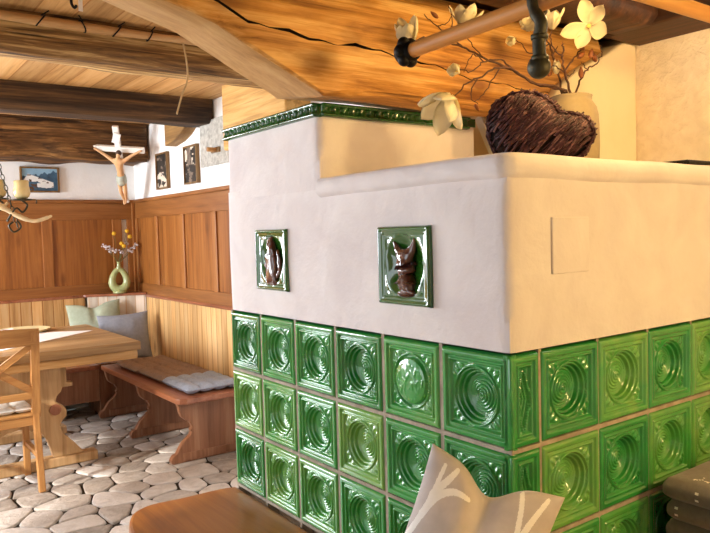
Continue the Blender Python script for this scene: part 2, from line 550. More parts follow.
# wall right of the stove, rough render
b = box(XR, XR + .2, YF, 1.5, 0, ZN + .1)
b = grid_surface(wall_grid((XR - .004, YF, 0), (0, 4.3, 0), (0, 0, 2.5), 120, 60, .012, (1, 0, 0), 9), 120, 60, b)
struct('wall_right', b, M['rough_plaster'], True, 30)
b = prism([(.83, 1.6275), (.83, 1.90), (.88, 1.955), (1.0, 2.03), (1.16, 2.10), (1.345, 2.2), (1.345, 1.6275)], 'y', .535, .97, .012)
struct('trim_1', b, M['smooth_plaster'])
# wall behind the stove between tall block and right wall
struct('trim_2', box(.66, XR - .02, .97, 1.36, 1.61, ZC), M['smooth_plaster'])
# walls outside the picture: window wall on the left, wall behind the viewer
def wall_with_holes(axis, at, th, a0, a1, z0, z1, holes, name):
    b = BM()
    cuts = sorted({a0, a1} | {h[0] for h in holes} | {h[1] for h in holes})
    for p, q in zip(cuts, cuts[1:]):
        hs = [h for h in holes if h[0] <= p and q <= h[1]]
        zs = [(z0, z1)] if not hs else [(z0, hs[0][2]), (hs[0][3], z1)]
        for s, e in zs:
            if axis == 'x': box(at, at + th, p, q, s, e, bm=b)
            else: box(p, q, at, at + th, s, e, bm=b)
    return struct(name, b, M['wall_plaster'])
WIN_L = [(.35, 1.50, .80, 2.05), (2.1, 3.4, .80, 2.05), (3.9, 4.9, .80, 2.05)]
WIN_ADDED = [(-2.2, -1.1, 1.15, 2.05)]  # unseen back-wall window, added to light the nook floor and table
WIN_F = [(-2.0, -.8, 1.15, 2.05)]
wall_with_holes('x', XL - .25, .25, YF, YB + .2, 0, ZN + .1, WIN_L, 'wall_left')
wall_with_holes('y', YF - .25, .25, XL - .25, XR + .2, 0, ZN + .1, WIN_F, 'wall_front')
k = 0
for axis, at, ws in (('x', XL - .17, WIN_L), ('y', YF - .17, WIN_F), ('y', YB + .1, WIN_ADDED)):
    for (a0, a1, z0, z1) in ws:
        k += 1
        b = BM()
        mid = (a0 + a1) / 2
        for (p, q, s, e) in ((a0, a1, z0, z0 + .05), (a0, a1, z1 - .05, z1), (a0, a0 + .05, z0, z1), (a1 - .05, a1, z0, z1), (mid - .02, mid + .02, z0, z1), (a0, a1, (z0 + z1) / 2 - .012, (z0 + z1) / 2 + .012)):
            if axis == 'x': box(at, at + .05, p, q, s, e, bm=b)
            else: box(p, q, at, at + .05, s, e, bm=b)
        struct('window_%d' % k, b, M['glass_frame'])

# ceilings
struct('ceiling', box(XL, 1.1, .92, YB, ZN, ZN + .05), M['board'])
b = box(XL, XR, YF, .95, ZC, ZC + .05)
box(XL, XR, .86, .95, ZC, ZN + .05, bm=b)
struct('ceiling_low', b, M['board_dark'])

# ------------------------------------------------------------------ ceiling timbers
def rough_beam(y0, y1, z0, z1, x0, x1, seed, amp=.02, n=46, rnd=.03):
    """squared log along x with hewn, wandering edges"""
    sec = []
    for (y, z, sy, sz) in ((y0, z0, 1, 1), (y1, z0, -1, 1), (y1, z1, -1, -1), (y0, z1, 1, -1)):
        sec.append((y, z, sy, sz))
    prof = []
    def edge(p, q, m):
        for i in range(m): prof.append((p[0] + (q[0] - p[0]) * i / m, p[1] + (q[1] - p[1]) * i / m))
    r = rnd
    edge((y0 + r, z0), (y1 - r, z0), 4); edge((y1 - r, z0), (y1, z0 + r), 2); edge((y1, z0 + r), (y1, z1), 3)
    edge((y1, z1), (y0, z1), 2); edge((y0, z1), (y0, z0 + r), 6); edge((y0, z0 + r), (y0 + r, z0), 2)
    b = BM(); rings = []
    cy, cz = (y0 + y1) / 2, (z0 + z1) / 2
    for i in range(n + 1):
        x = x0 + (x1 - x0) * i / n
        ring = []
        for j, (y, z) in enumerate(prof):
            d = amp * nz(x, y * 2, z * 2 + seed, 2.6) + amp * .4 * nz(x, y * 6, z * 6 + seed, 7)
            s = 1 + d / .12
            ring.append(b.verts.new((x, cy + (y - cy) * s, min(cz + (z - cz) * s, z1 + .02))))
        rings.append(ring)
    m = len(prof)
    for i in range(n):
        for j in range(m):
            f = b.faces.new((rings[i][j], rings[i + 1][j], rings[i + 1][(j + 1) % m], rings[i][(j + 1) % m])); f.smooth = True
    b.faces.new(rings[0]); b.faces.new(list(reversed(rings[-1])))
    bmesh.ops.recalc_face_normals(b, faces=b.faces)
    return b

o = obj('ceiling_beam', rough_beam(2.22, 2.44, 2.275, 2.46, XL, 1.0, 1), M['beam_old'])
tag(o, 'weathered brown ceiling beam nearest the viewer, with a tied pole along its top edge', 'beam', 'old beams under the nook ceiling')
o = obj('ceiling_beam', rough_beam(3.66, 3.92, 2.275, 2.46, XL, 1.06, 5, .012), M['beam_dark'])
tag(o, 'blackened dark ceiling beam, the middle one over the dining nook', 'beam', 'old beams under the nook ceiling')
o = obj('ceiling_beam', rough_beam(4.92, 5.33, 2.12, 2.46, XL, 1.04, 8, .02), M['beam_brown'])
tag(o, 'deep cracked brown beam lying along the top of the back wall', 'beam', 'old beams under the nook ceiling')
# bright plank between the beams
# pole tied along the near beam
P0 = thing('tied_pole', 'slim peeled wooden pole tied with wire along the near ceiling beam', 'pole', (-.2, 2.19, 2.395))
b = tube([(XL + .3 + i * .24, 2.185 + .004 * math.sin(i * 2.1), 2.398 + .004 * math.sin(i * 1.3)) for i in range(14)], [.019 + .003 * math.sin(i * 1.7) for i in range(14)], 10)
obj('shaft', b, M['pole'], P0)
for (px, dx) in ((-.41, .03), (-.24, -.02), (-.09, .03), (.06, .02)):
    b = tube([(px + dx * math.sin(a) * .6, 2.185 + .024 * math.cos(a), 2.398 + .024 * math.sin(a)) for a in [i * PI / 6 for i in range(13)]], .0035, 6)
    tube([(px, 2.17, 2.415), (px + dx, 2.163, 2.437)], .003, 6, b)
    obj('wire_tie', b, M['iron_dark'], P0)
# timber on top of the wall behind the stove and short plank in the corner
o = obj('wall_timber', box(.90, 1.10, 2.40, 3.19, 2.02, 2.438, .012), M['timber'])
tag(o, 'pale squared timber above the green cornice behind the stove', 'timber')
o = obj('wall_plank', prism([(4.36, 2.37), (3.93, 2.37), (3.95, 2.29), (4.05, 2.245), (4.18, 2.21), (4.36, 2.185)], 'x', .97, 1.09, .008), M['plank'])
tag(o, 'short light wood block under the ceiling above the two narrow wall photos', 'timber')
# ceiling cord
o = obj('hanging_cord', tube(smoothpath([(.212, 2.19, 2.43), (.218, 2.18, 2.396), (.232, 2.17, 2.27), (.226, 2.17, 2.2), (.202, 2.17, 2.145), (.174, 2.17, 2.06), (.172, 2.17, 2.05)], 5), .0045, 8), M['rope'])
tag(o, 'thin beige cord hanging down from the near ceiling beam', 'cord')
H = thing('ceiling_hook', 'small dark iron hook in the ceiling with a pale ribbon', 'hook', (-.33, 1.95, ZN))
obj('hook_iron', tube(smoothpath([(-.345, 1.95, 2.445), (-.345, 1.95, 2.415), (-.335, 1.95, 2.40), (-.325, 1.955, 2.41)], 5), .006, 8), M['iron_dark'], H)
obj('ribbon', bar((-.31, 1.95, 2.441), (-.31, 1.95, 2.39), .016, .003, (0, 1, 0)), M['linen'], H)

# the great log over the stove
def log_beam():
    y0, y1 = .58, .83
    def zb(x):
        if x >= -.07: return 1.845 + .004 * math.sin(x * 9)
        if x > -.38: return 1.845 + (x + .07) / -.31 * .145
        if x > -.65: return 1.99 + (x + .38) / -.27 * .075
        return 2.065 + min(.1, (-.65 - x) * .3)
    zt = 2.185
    b = BM(); rings = []
    xs = [-1.5 + i * .03 for i in range(int(2.75 / .03))]
    xs = sorted(set(xs + [-.07, -.38, -.1, -.04]))
    for x in xs:
        z0 = zb(x); r = .008 if x < -.07 else .045
        if -.12 < x < .1: r = .008 + .037 * max(0, min(1, (x + .07) / .17))
        zc = 2.02 - (x + .5) * .07 + .006 * math.sin(x * 9) + .004 * math.sin(x * 23) + .003 * math.sin(x * 61)
        zc = max(z0 + .05, min(zc, zt - .02)); w = .0012 + .0034 * max(0, math.sin((x + .75) * 2.6)) * (.6 + .5 * math.sin(x * 31)) + .0006 * math.sin(x * 57)
        h = zc - w - (z0 + r)
        pts = [(y1, z0 + .035), (y1 - .04, z0 + .03), ((y0 + y1) / 2, z0 + .014), (y0 + r, z0), (y0 + r * .3, z0 + r * .3), (y0, z0 + r)]
        pts += [(y0 - .004, z0 + r + h * .25), (y0 - .010, z0 + r + h * .5), (y0 - .012, z0 + r + h * .75), (y0 - .012, zc - w), (y0 + .03, zc), (y0 - .012, zc + w)]
        g = zt - (zc + w)
        pts += [(y0 - .008, zc + w + g * .35), (y0 + .004, zc + w + g * .7), (y0 + .03, zt), (y1, zt)]
        ring = []
        for j, (y, z) in enumerate(pts):
            d = .007 * nz(x * 3, j * .4, 3, 1) + .004 * nz(x * 9, j, 8, 1)
            ring.append(b.verts.new((x, y + (d if 4 < j < 15 else 0), z + d * .6)))
        rings.append(ring)
    m = len(rings[0])
    for i in range(len(rings) - 1):
        xm = (xs[i] + xs[i + 1]) / 2
        for j in range(m):
            f = b.faces.new((rings[i][j], rings[i][(j + 1) % m], rings[i + 1][(j + 1) % m], rings[i + 1][j])); f.smooth = True
            if j in (9, 10): f.material_index = 2
            if xm < -.05 and j < 3: f.material_index = 1
    b.faces.new(rings[0]); b.faces.new(rings[-1])
    bmesh.ops.recalc_face_normals(b, faces=b.faces)
    return b
o = obj('log_beam', log_beam(), [M['log'], M['log_sawn'], M['dark']], smooth=True, auto=40)
tag(o, 'massive honey coloured log beam with a long drying crack over the tiled stove', 'beam')
o = obj('side_beam', box(1.10, 1.345, -1.6, .53, 2.145, 2.21, .015), M['beam_red'])
tag(o, 'dark red brown beam running along the top of the right wall', 'beam')
o = obj('upper_beam', rough_beam(.30, .50, 2.14, 2.215, -.2, 1.10, 15, .01, 30, .03), M['beam_red'])
tag(o, 'dark brown timber under the low ceiling in front of the log beam', 'beam')

# ------------------------------------------------------------------ tiled stove
ST = thing('tiled_stove', 'white plastered masonry stove clad below in green glazed relief tiles', 'stove', (.67, .67, 0))
TP, TW = .2233, .2165            # pitch across and up
def gbox(x0, x1, y0, y1, z0, z1, amp, seed, bev=.014):
    b = BM()
    def face(p0, u, v, nu, nv): grid_surface(lambda a, c: Vector(p0) + Vector(u) * a + Vector(v) * c, nu, nv, b)
    dx, dy, dz = x1 - x0, y1 - y0, z1 - z0
    nx, ny, nzz = max(2, int(dx / .02)), max(2, int(dy / .02)), max(2, int(dz / .02))
    face((x0, y0, z0), (dx, 0, 0), (0, 0, dz), nx, nzz); face((x0, y1, z0), (0, -dy, 0), (0, 0, dz), ny, nzz)
    face((x1, y1, z0), (-dx, 0, 0), (0, 0, dz), nx, nzz); face((x1, y0, z0), (0, dy, 0), (0, 0, dz), ny, nzz)
    face((x0, y0, z1), (dx, 0, 0), (0, dy, 0), nx, ny)
    bmesh.ops.remove_doubles(b, verts=b.verts, dist=1e-4)
    for v in b.verts:
        p = v.co.copy()
        # round the vertical edges
        for ex in (x0, x1):
            for ey in (y0, y1):
                ddx, ddy = abs(p.x - ex), abs(p.y - ey)
                if ddx < bev and ddy < bev:
                    cx = ex + (bev if ex == x0 else -bev); cy = ey + (bev if ey == y0 else -bev)
                    d = Vector((p.x - cx, p.y - cy))
                    if d.length > bev: d = d.normalized() * bev; v.co.x = cx + d.x; v.co.y = cy + d.y
        n = amp * nz(p.x, p.y, p.z + seed, 4.5)
        dirv = Vector((-1 if p.x < x0 + .01 else (1 if p.x > x1 - .01 else 0), -1 if p.y < y0 + .01 else (1 if p.y > y1 - .01 else 0), 0))
        if dirv.length: v.co += dirv.normalized() * n
    return b
b = box(.05, 1.32, .05, 1.33, 0, 1.203)
for i in range(1, 5):
    box(.0045, .06, .0045, 1.335, 1.2 - TW * i - .005, 1.2 - TW * i + .005, bm=b); box(.0601, 1.32, .0045, .0599, 1.2 - TW * i - .005, 1.2 - TW * i + .005, bm=b)
for i in range(1, 7):
    box(.005, .06, TP * i - .0055 - (.0 if i < 6 else .006), TP * i + .0055 - (.0 if i < 6 else .006), 0, 1.2, bm=b)
for i in range(6):
    box(.102 + i * .2145 - .005, .102 + i * .2145 + .005, .005, .06, 0, 1.2, bm=b)
obj('tile_core', b, M['grout'], ST)
b = gbox(.003, 1.325, .003, 1.335, 1.2015, 1.627, .004, 0)
bmesh.ops.delete(b, geom=[f for f in b.faces if f.calc_center_median().x < .02 and any(abs(f.calc_center_median().y - yc) < .08 and abs(f.calc_center_median().z - zc) < .08 for yc, zc in ((1.013, 1.388), (.343, 1.384)))], context='FACES')
obj('lower_body', b, M['stove_plaster'], ST, True, auto=60)
obj('upper_block', gbox(.003, .655, .722, 1.325, 1.60, 1.825, .004, 6), M['stove_plaster'], ST, True, auto=60)
# rounded ledge running round the top of the lower body
def ledge():
    b = BM(); prof = [(.004, 1.578), (-.006, 1.584), (-.012, 1.592), (-.013, 1.605), (-.011, 1.620), (-.004, 1.631), (.012, 1.635), (.05, 1.633)]
    path = [(0, .722 - i * .05) for i in range(14)] + [(0, .03)]
    cor = [(math.cos(a) * -.03 + .03, .03 - math.sin(a) * .03) for a in [PI / 2 * i / 6 for i in range(1, 7)]]
    path += cor + [(.03 + i * .05, 0) for i in range(1, 26)]
    rings = []
    for i, p in enumerate(path):
        a = path[max(i - 1, 0)]; c = path[min(i + 1, len(path) - 1)]
        t = Vector((c[0] - a[0], c[1] - a[1])).normalized(); nin = Vector((-t.y, t.x))     # points into the stove
        wob = .003 * nz(p[0] * 6, p[1] * 6, 2)
        rings.append([b.verts.new((p[0] + nin.x * (d + wob), p[1] + nin.y * (d + wob), z + .003 * nz(p[0] * 5, p[1] * 5, 7))) for d, z in prof])
    for i in range(len(rings) - 1):
        for j in range(len(prof) - 1):
            f = b.faces.new((rings[i][j], rings[i + 1][j], rings[i + 1][j + 1], rings[i][j + 1])); f.smooth = True
    bmesh.ops.recalc_face_normals(b, faces=b.faces)
    return b
obj('ledge', ledge(), M['stove_plaster'], ST)
# small plastered-over cleaning hatch
b = box(.143, .277, -.0035, .02, 1.365, 1.494, .0025)
obj('hatch_patch', b, M['stove_plaster'], ST)

def frame_h(e):
    """height of the stepped frame at distance e from the tile's edge"""
    pts = [(0, -.012), (.004, -.003), (.008, 0), (.017, 0), (.020, -.006), (.023, -.0065), (.026, -.002), (.029, -.002), (.033, -.010), (.04, -.0115), (.2, -.0115)]
    for (a, ha), (c, hc) in zip(pts, pts[1:]):
        if e <= c: return ha + (hc - ha) * (e - a) / (c - a)
    return -.0115
def bowl_h(r, th, kind):
    R = .0665
    if kind == 'dome':
        if r < .058: return -.006 + .010 * math.sqrt(max(0, 1 - (r / .062) ** 2)) + (.0035 * max(0, nz(r * math.cos(th) * 110, r * math.sin(th) * 60, 3)) if r < .05 else 0)
        if r < R: return -.014
        if r < R + .004: return -.004
        return None
    if r > R + .005: return None
    if r > R: return -.004 - .0075 * ((r - R) / .005) ** 2
    if r > .044:
        k = (R - r) / (R - .044)                       # stepped wall of the bowl
        s = min(k, .999) * 3; st = math.floor(s); fr = s - st
        return -.004 - .030 * (st + min(1, fr * 2.8)) / 3.0 + .0026 * max(0, math.sin((fr - .36) / .64 * PI))
    ph = (r / .0078 + th / (2 * PI)) % 1.0             # spiral on the floor of the bowl
    return -.034 + .010 * (1 - (r / .044) ** 2) + .0021 * math.cos(ph * 2 * PI)
def tile_face(W, Hh, kind, N=120, M_=120):
    b = BM()
    def fn(a, c):
        x = (a - .5) * W; z = (c - .5) * Hh
        e = min(W / 2 - abs(x), Hh / 2 - abs(z))
        h = frame_h(e)
        if kind == 'diamond':
            if e > .03:
                u = abs(x) / (W / 2 - .028) + abs(z) / (Hh / 2 - .03)
                if u < 1: h = -.0115 - .009 * (1 - u) + .003 * math.cos(u * 20)
                elif u < 1.12: h = -.006
        else:
            r = math.hypot(x, z); th = math.atan2(z, x)
            q = bowl_h(r, th, kind)
            if q is not None: h = q
            elif e > .036:
                dx, dz = W / 2 - .038 - abs(x), Hh / 2 - .038 - abs(z)      # leaf relief in the corners
                s = dx + dz
                if s < .045: h = -.0115 + .006 * max(0, math.sin(s / .045 * PI)) * (.7 + .3 * math.cos((dx - dz) * 260))
        return Vector((x, -h, z))
    grid_surface(fn, N, M_, b)
    # skirt
    bd = [v for v in b.verts if abs(abs(v.co.x) - W / 2) < 1e-6 or abs(abs(v.co.z) - Hh / 2) < 1e-6]
    es = [e for e in b.edges if e.is_boundary]
    r = bmesh.ops.extrude_edge_only(b, edges=es)
    for g in r['geom']:
        if isinstance(g, bmesh.types.BMVert): g.co.y = .022
    return b
S = .2135; SH = .2085
def mesh_of(bm, name, mat):
    me = bpy.data.meshes.new(name); bmesh.ops.recalc_face_normals(bm, faces=bm.faces); bm.to_mesh(me); bm.free()
    me.materials.append(mat)
    for p in me.polygons: p.use_smooth = True
    return me
bowl = mesh_of(tile_face(S + .003, SH, 'bowl'), 'stove_tile', M['tile'])
dome = mesh_of(tile_face(S + .003, SH, 'dome'), 'medallion_tile', M['tile'])
# corner tile: full face to the left, narrow diamond face round the corner
cb = tile_face(S + .003, SH, 'bowl')
xform(cb, Matrix.Translation((0, TP / 2, 0)) @ Matrix.Rotation(-PI / 2, 4, 'Z'))
db = tile_face(.098, SH, 'diamond', 60, 120)
xform(db, Matrix.Translation((.049, 0, 0)))
merge(cb, db)
box(.0005, .02, .0005, .02, -SH / 2 + .004, SH / 2 - .004, .004, bm=cb)
corner = mesh_of(cb, 'corner_tile', M['tile'])
def put(me, name, loc, rz=0, label=None):
    o = bpy.data.objects.new(name, me); COL.objects.link(o)
    o.parent = ST; o.location = Vector(loc) - WL[ST.name]; o.rotation_euler = (0, 0, rz)
    if label: o['label'] = label
    return o
rows = [1.2 - TW * (i + .5) for i in range(4)]
jx = [.102 + i * .2145 for i in range(6)]
for r, z in enumerate(rows):
    put(corner, 'corner_tile', (0, 0, z))
    for k in range(1, 6):
        if r == 3 and k > 2: continue
        if r == 0 and k == 1: put(dome, 'medallion_tile', (0, TP * (k + .5), z), -PI / 2, 'tile with a raised round medallion')
        else: put(bowl, 'stove_tile', (0, TP * (k + .5), z), -PI / 2)
    for k in range(5):
        put(bowl, 'stove_tile', (jx[k] + .10725, 0, z))

# cornice of small leaf-relief tiles round the tall block
def cornice(L):
    b = BM()
    prof = [(.012, 1.812), (-.010, 1.814), (-.014, 1.819), (-.010, 1.823), (-.004, 1.825), (-.004, 1.840), (-.010, 1.842), (-.016, 1.846), (-.014, 1.852), (.012, 1.852), (.06, 1.852)]
    n = max(8, int(L / .004))
    rr = []
    for i in range(n + 1):
        x = L * i / n
        ring = []
        for j, (d, z) in enumerate(prof):
            off = 0
            if j in (4, 5):
                ph = (x / .033) % 1
                off = .006 - .018 * math.sin(ph * PI) * (.72 + .28 * math.sin(ph * 15 + j * 2.4))
            ring.append(b.verts.new((x, d + off, z - 1.812)))
        rr.append(ring)
    # extra rows for the leaf band
    for i in range(n):
        for j in range(len(prof) - 1):
            f = b.faces.new((rr[i][j], rr[i + 1][j], rr[i + 1][j + 1], rr[i][j + 1])); f.smooth = True
    b.faces.new(rr[0]); b.faces.new(list(reversed(rr[-1])))
    return b
cl = mesh_of(cornice(.2), 'cornice_tile', M['tile_dark'])
for k in range(3):
    put(cl, 'cornice_tile', (0, 1.325 - k * .2015, 1.812), -PI / 2)
for k in range(3):
    put(cl, 'cornice_tile', (.012 + k * .2015, .718, 1.812), 0)
b = box(.0, .655, .72, 1.32, 1.822, 1.851)
obj('cover_slab', b, M['tile_dark'], ST)

# two picture tiles let into the plaster: dished green glaze with a brown animal relief
def relief_tile(yc, zc, animal, lab):
    s = .2
    def fn(a, c):
        y = (a - .5) * s; z = (c - .5) * s
        e = min(s / 2 - abs(y), s / 2 - abs(z))
        if e < .003: h = .004
        elif e < .009: h = .010
        elif e < .013: h = .010 - (e - .009) * 1.4
        elif e < .018: h = .007
        else:
            r = math.hypot(y * 1.1, z)
            h = .004 - .020 * max(0, 1 - (r / .082) ** 2) + .003 * math.sin(y * 60 + z * 40) * (1 if e > .03 else 0) * .6
        return Vector((-h, yc - y, zc + z))
    b = grid_surface(fn, 50, 50)
    es = [e for e in b.edges if e.is_boundary]
    r = bmesh.ops.extrude_edge_only(b, edges=es)
    for g in r['geom']:
        if isinstance(g, bmesh.types.BMVert): g.co.x = .02
    bmesh.ops.recalc_face_normals(b, faces=b.faces)
    T = obj('relief_tile', b, M['relief_dish'], ST, True, label=lab)
    # animal relief grown with a skin over a little skeleton
    me = bpy.data.meshes.new('sk'); o = bpy.data.objects.new('sk', me); COL.objects.link(o)
    vs, es, rad = animal
    me.from_pydata([(-.012 + v[2] - .002, yc - v[0] * 1.2, zc + v[1] * 1.2) for v in vs], es, [])
    o.modifiers.new('s', 'SKIN'); 
    sl = me.skin_vertices[0].data
    for k, rr in enumerate(rad): sl[k].radius = (rr * 1.25, rr * 1.25)
    sl[0].use_root = True
    md = o.modifiers.new('u', 'SUBSURF'); md.levels = 2; md.render_levels = 2
    dg = bpy.context.evaluated_depsgraph_get(); ev = o.evaluated_get(dg)
    q = BM(); q.from_mesh(ev.to_mesh()); bpy.data.objects.remove(o, do_unlink=True)
    for v in q.verts:
        v.co.x = .004 + (v.co.x + .006) * .62
        v.co += Vector((.003 * nz(v.co.x * 60, v.co.y * 60, v.co.z * 60), 0, 0))
    obj('animal_relief', q, M['relief_brown'], T, True)
    return T
# sitting squirrel-like animal: body, head, tail arched over, legs   (across, up, out)
sit = ([(0.0, -.03, 0), (.004, -.005, .0), (.002, .02, 0), (-.004, .042, -.004), (-.022, .040, -.004), (-.012, .064, 0), (.006, .066, 0), (.022, -.045, .003), (.038, -.03, .003), (.036, .0, .003), (.026, .03, .003), (-.024, -.058, -.004), (-.02, .0, -.006), (-.034, -.02, -.006), (.014, -.062, -.002), (-.034, -.062, .0), (.03, -.066, .0)],
       [(0, 1), (1, 2), (2, 3), (3, 4), (3, 5), (3, 6), (0, 7), (7, 8), (8, 9), (9, 10), (0, 11), (2, 12), (12, 13), (0, 14), (11, 15), (14, 16)],
       [.026, .024, .019, .017, .009, .004, .004, .010, .010, .010, .007, .010, .009, .006, .013, .007, .007])
# owl-eared fox head and shoulders with pricked ears
fox = ([(.005, -.01, 0), (.006, -.035, 0), (.008, -.06, 0), (.003, .012, -.004), (-.022, .035, 0), (-.034, .052, 0), (.028, .036, 0), (.034, .06, .0), (-.008, -.012, -.010), (-.014, -.024, -.012), (-.022, -.062, 0), (.036, -.06, 0), (.03, -.035, 0)],
       [(0, 1), (1, 2), (0, 3), (3, 4), (4, 5), (3, 6), (6, 7), (0, 8), (8, 9), (2, 10), (2, 11), (1, 12)],
       [.024, .024, .022, .018, .009, .003, .010, .003, .010, .005, .008, .008, .008])
relief_tile(1.013, 1.388, sit, 'relief tile with a brown seated animal')
relief_tile(.343, 1.384, fox, 'relief tile with a brown animal with pointed ears')

# white bar standing in for a streak of daylight beside the tall block
o = obj('light_streak_bar', bar((0.8150, 0.8545, 1.8900), (0.8150, 0.7185, 1.6230), .020, .034, (0, 1, 0), .003), M['white_paint'])
tag(o, 'slanting white bar standing in for a daylight streak beside the twig heart behind the stove top', 'light streak')

# ------------------------------------------------------------------ wood panelling of the nook
PR = thing('wall_panelling', 'brown framed wood panelling on the right nook wall beside the stove', 'panelling', (1.06, 4.4, .96))
obj('cap_moulding', box(1.028, XW, 3.30, 5.36, 1.785, 1.815, .006), M['panel_rail_y'], PR)
obj('top_rail', box(1.045, XW, 3.30, 5.36, 1.645, 1.786, .004), M['panel_rail_y'], PR)
obj('bottom_rail', box(1.042, XW, 3.30, 5.345, .972, 1.068, .004), M['panel_rail_y'], PR)
obj('bottom_moulding', box(1.03, XW, 3.30, 5.345, .950, .975, .005), M['bench'], PR)
ys = [3.34, 3.675, 4.255, 4.81, 5.30]
for y in ys:
    obj('stile', box(1.040, XW, y - .033, y + .033, 1.066, 1.648, .005), M['panel_stile'], PR)
for a, c in zip(ys, ys[1:]):
    obj('panel', box(1.054, XW, a + .03, c - .03, 1.066, 1.648), M['panel'], PR)
obj('corner_post', box(1.018, XW, 5.318, YB, .965, 1.79, .004), M['panel_stile'], PR)
PB = thing('wall_panelling', 'brown framed wood panelling on the back wall behind the chandelier', 'panelling', (-.5, 5.36, .96))
obj('cap_moulding', box(-1.08, 1.05, 5.328, YB, 1.785, 1.815, .006), M['panel_rail'], PB)
obj('top_rail', box(-1.08, 1.05, 5.345, YB, 1.640, 1.786, .004), M['panel_rail'], PB)
obj('bottom_rail', box(-1.08, 1.042, 5.342, YB, .985, 1.075, .004), M['panel_rail'], PB)
obj('bottom_moulding', box(-1.08, 1.03, 5.33, YB, .960, .987, .005), M['bench'], PB)
xs_ = [-1.035, -.39, .295, .885, 1.015]
for x in xs_:
    obj('stile', box(x - .042, x + .042 if x < 1 else 1.056, 5.340, YB, 1.073, 1.642, .005), M['panel_stile'], PB)
for a, c in zip(xs_, xs_[1:-1]):
    obj('panel', box(a + .04, c - .04, 5.354, YB, 1.073, 1.642), M['panel'], PB)

# ------------------------------------------------------------------ corner bench
BN = thing('corner_bench', 'red brown wooden bench with scrolled legs running along the right nook wall', 'bench', (.8, 4.3, 0))
seat_out = [(.615, 3.255), (.98, 3.255), (1.048, 3.255), (1.048, 4.90), (.56, 4.90), (.56, 3.315), (.575, 3.28)]
obj('seat', prism(seat_out, 'z', .392, .430, .006), M['bench'], BN)
obj('backrest', box(1.042, XW - .005, 3.25, 5.33, .25, .952), M['pine'], BN)
leg = [(.575,.392),(.585,.365),(.590,.335),(.603,.300),(.632,.272),(.655,.262),(.660,.248),(.668,.240),(.672,.222),(.660,.205),(.668,.190),(.660,.172),(.630,.150),(.598,.120),(.575,.085),(.562,.062),(.540,.055),(.527,.040),(.520,.022),(.530,0)]
leg = leg + [(1.03, 0), (1.03, .392)]
for y in (3.325, 4.10, 4.86):
    LG = obj('leg', prism(leg, 'y', y, y + .045, .004), M['bench_leg'], BN)
    obj('foot_rail', box(.60, 1.03, y - .007, y + .002, .012, .062, .003), M['bench_leg'], LG)
BB = thing('wall_bench', 'bench along the back wall behind the table, with pale knotty boarded backrest', 'bench', (-.6, 5.1, 0))
obj('seat', box(XL + .1, .555, 4.93, 5.325, .392, .430, .006), M['bench'], BB)
obj('backrest', box(XL + .1, .57, 5.325, YB - .005, .25, .962), M['pine_x'], BB)
obj('front_board', box(XL + .12, .555, 4.945, 4.965, .13, .392, .003), M['bench_leg'], BB)
for x in (-1.9, -.85, .2):
    obj('leg', box(x, x + .05, 4.98, 5.32, 0, .392, .004), M['bench_leg'], BB)
CC = thing('corner_cabinet', 'pale whitewashed corner cabinet box carrying the green ring vase', 'cabinet', (.85, 5.25, .43))
cp = [(.575, 5.318), (1.038, 5.10), (1.038, 5.318)]
obj('plinth', box(.562, 1.036, 4.965, 5.318, 0, .431, .004), M['bench_leg'], CC)
obj('cabinet_body', prism([(.59, 5.316), (1.036, 5.106), (1.036, 5.316)], 'z', .432, .968), M['pine_pale'], CC)
obj('cabinet_top', prism([(.560, 5.322), (.575, 5.305), (1.03, 5.085), (1.038, 5.09), (1.038, 5.322)], 'z', .968, .990, .004), M['bench'], CC)

# ------------------------------------------------------------------ seat pads and pillows of the nook
def pad(name, cx, cy, z, w, d, h, mat, rz=0, quilted=True, pip=None):
    """flat tufted seat pad"""
    b = BM()
    N = 40
    def hh(a, c):
        e = min(min(a, 1 - a) * w, min(c, 1 - c) * d)
        k = min(1, e / .03)
        t = math.sqrt(max(0, 1 - (1 - k) ** 2))
        q = 1
        if quilted:
            q = .25 + .75 * abs(math.sin(a * PI * 4)) ** .45 * abs(math.sin(c * PI * 4)) ** .45
        return h * .5 * t * q
    cr, sr = math.cos(rz), math.sin(rz)
    def P(a, c, s):
        x = (a - .5) * w; y = (c - .5) * d
        wob = .004 * nz(x * 8 + cx, y * 8 + cy, s)
        return Vector((cx + x * cr - y * sr, cy + x * sr + y * cr, z + h * .5 + s * hh(a, c) + (wob if s > 0 else 0)))
    grid_surface(lambda a, c: P(a, c, 1), N, N, b)
    grid_surface(lambda a, c: P(1 - a, c, -1), N, N, b)
    bmesh.ops.remove_doubles(b, verts=b.verts, dist=1e-4)
    o = obj(name, b, mat, None, True)
    if pip:
        pts = [(-.5, -.5), (.5, -.5), (.5, .5), (-.5, .5), (-.5, -.5)]
        path = []
        for p, q in zip(pts, pts[1:]):
            for i in range(6):
                x = (p[0] + (q[0] - p[0]) * i / 6) * (w - .012); y = (p[1] + (q[1] - p[1]) * i / 6) * (d - .012)
                path.append((cx + x * cr - y * sr, cy + x * sr + y * cr, z + h * .5))
        path.append(path[0])
        obj('piping', tube(path, .006, 6), pip, o, True)
    return o
g = 'tufted pads on the nook bench'
tag(pad('seat_pad', .845, 3.555, .431, .395, .45, .062, M['blue_pad'], .0), 'light blue grey tufted seat pad at the near end of the bench', 'seat pad', g)
tag(pad('seat_pad', .85, 4.035, .431, .40, .46, .056, M['brown_pad'], 0), 'brownish grey tufted seat pad in the middle of the bench row', 'seat pad', g)
tag(pad('seat_pad', .84, 4.52, .431, .41, .46, .056, M['brown_pad'], .0), 'brownish seat pad farthest back on the bench, before the slate blue pillow', 'seat pad', g)

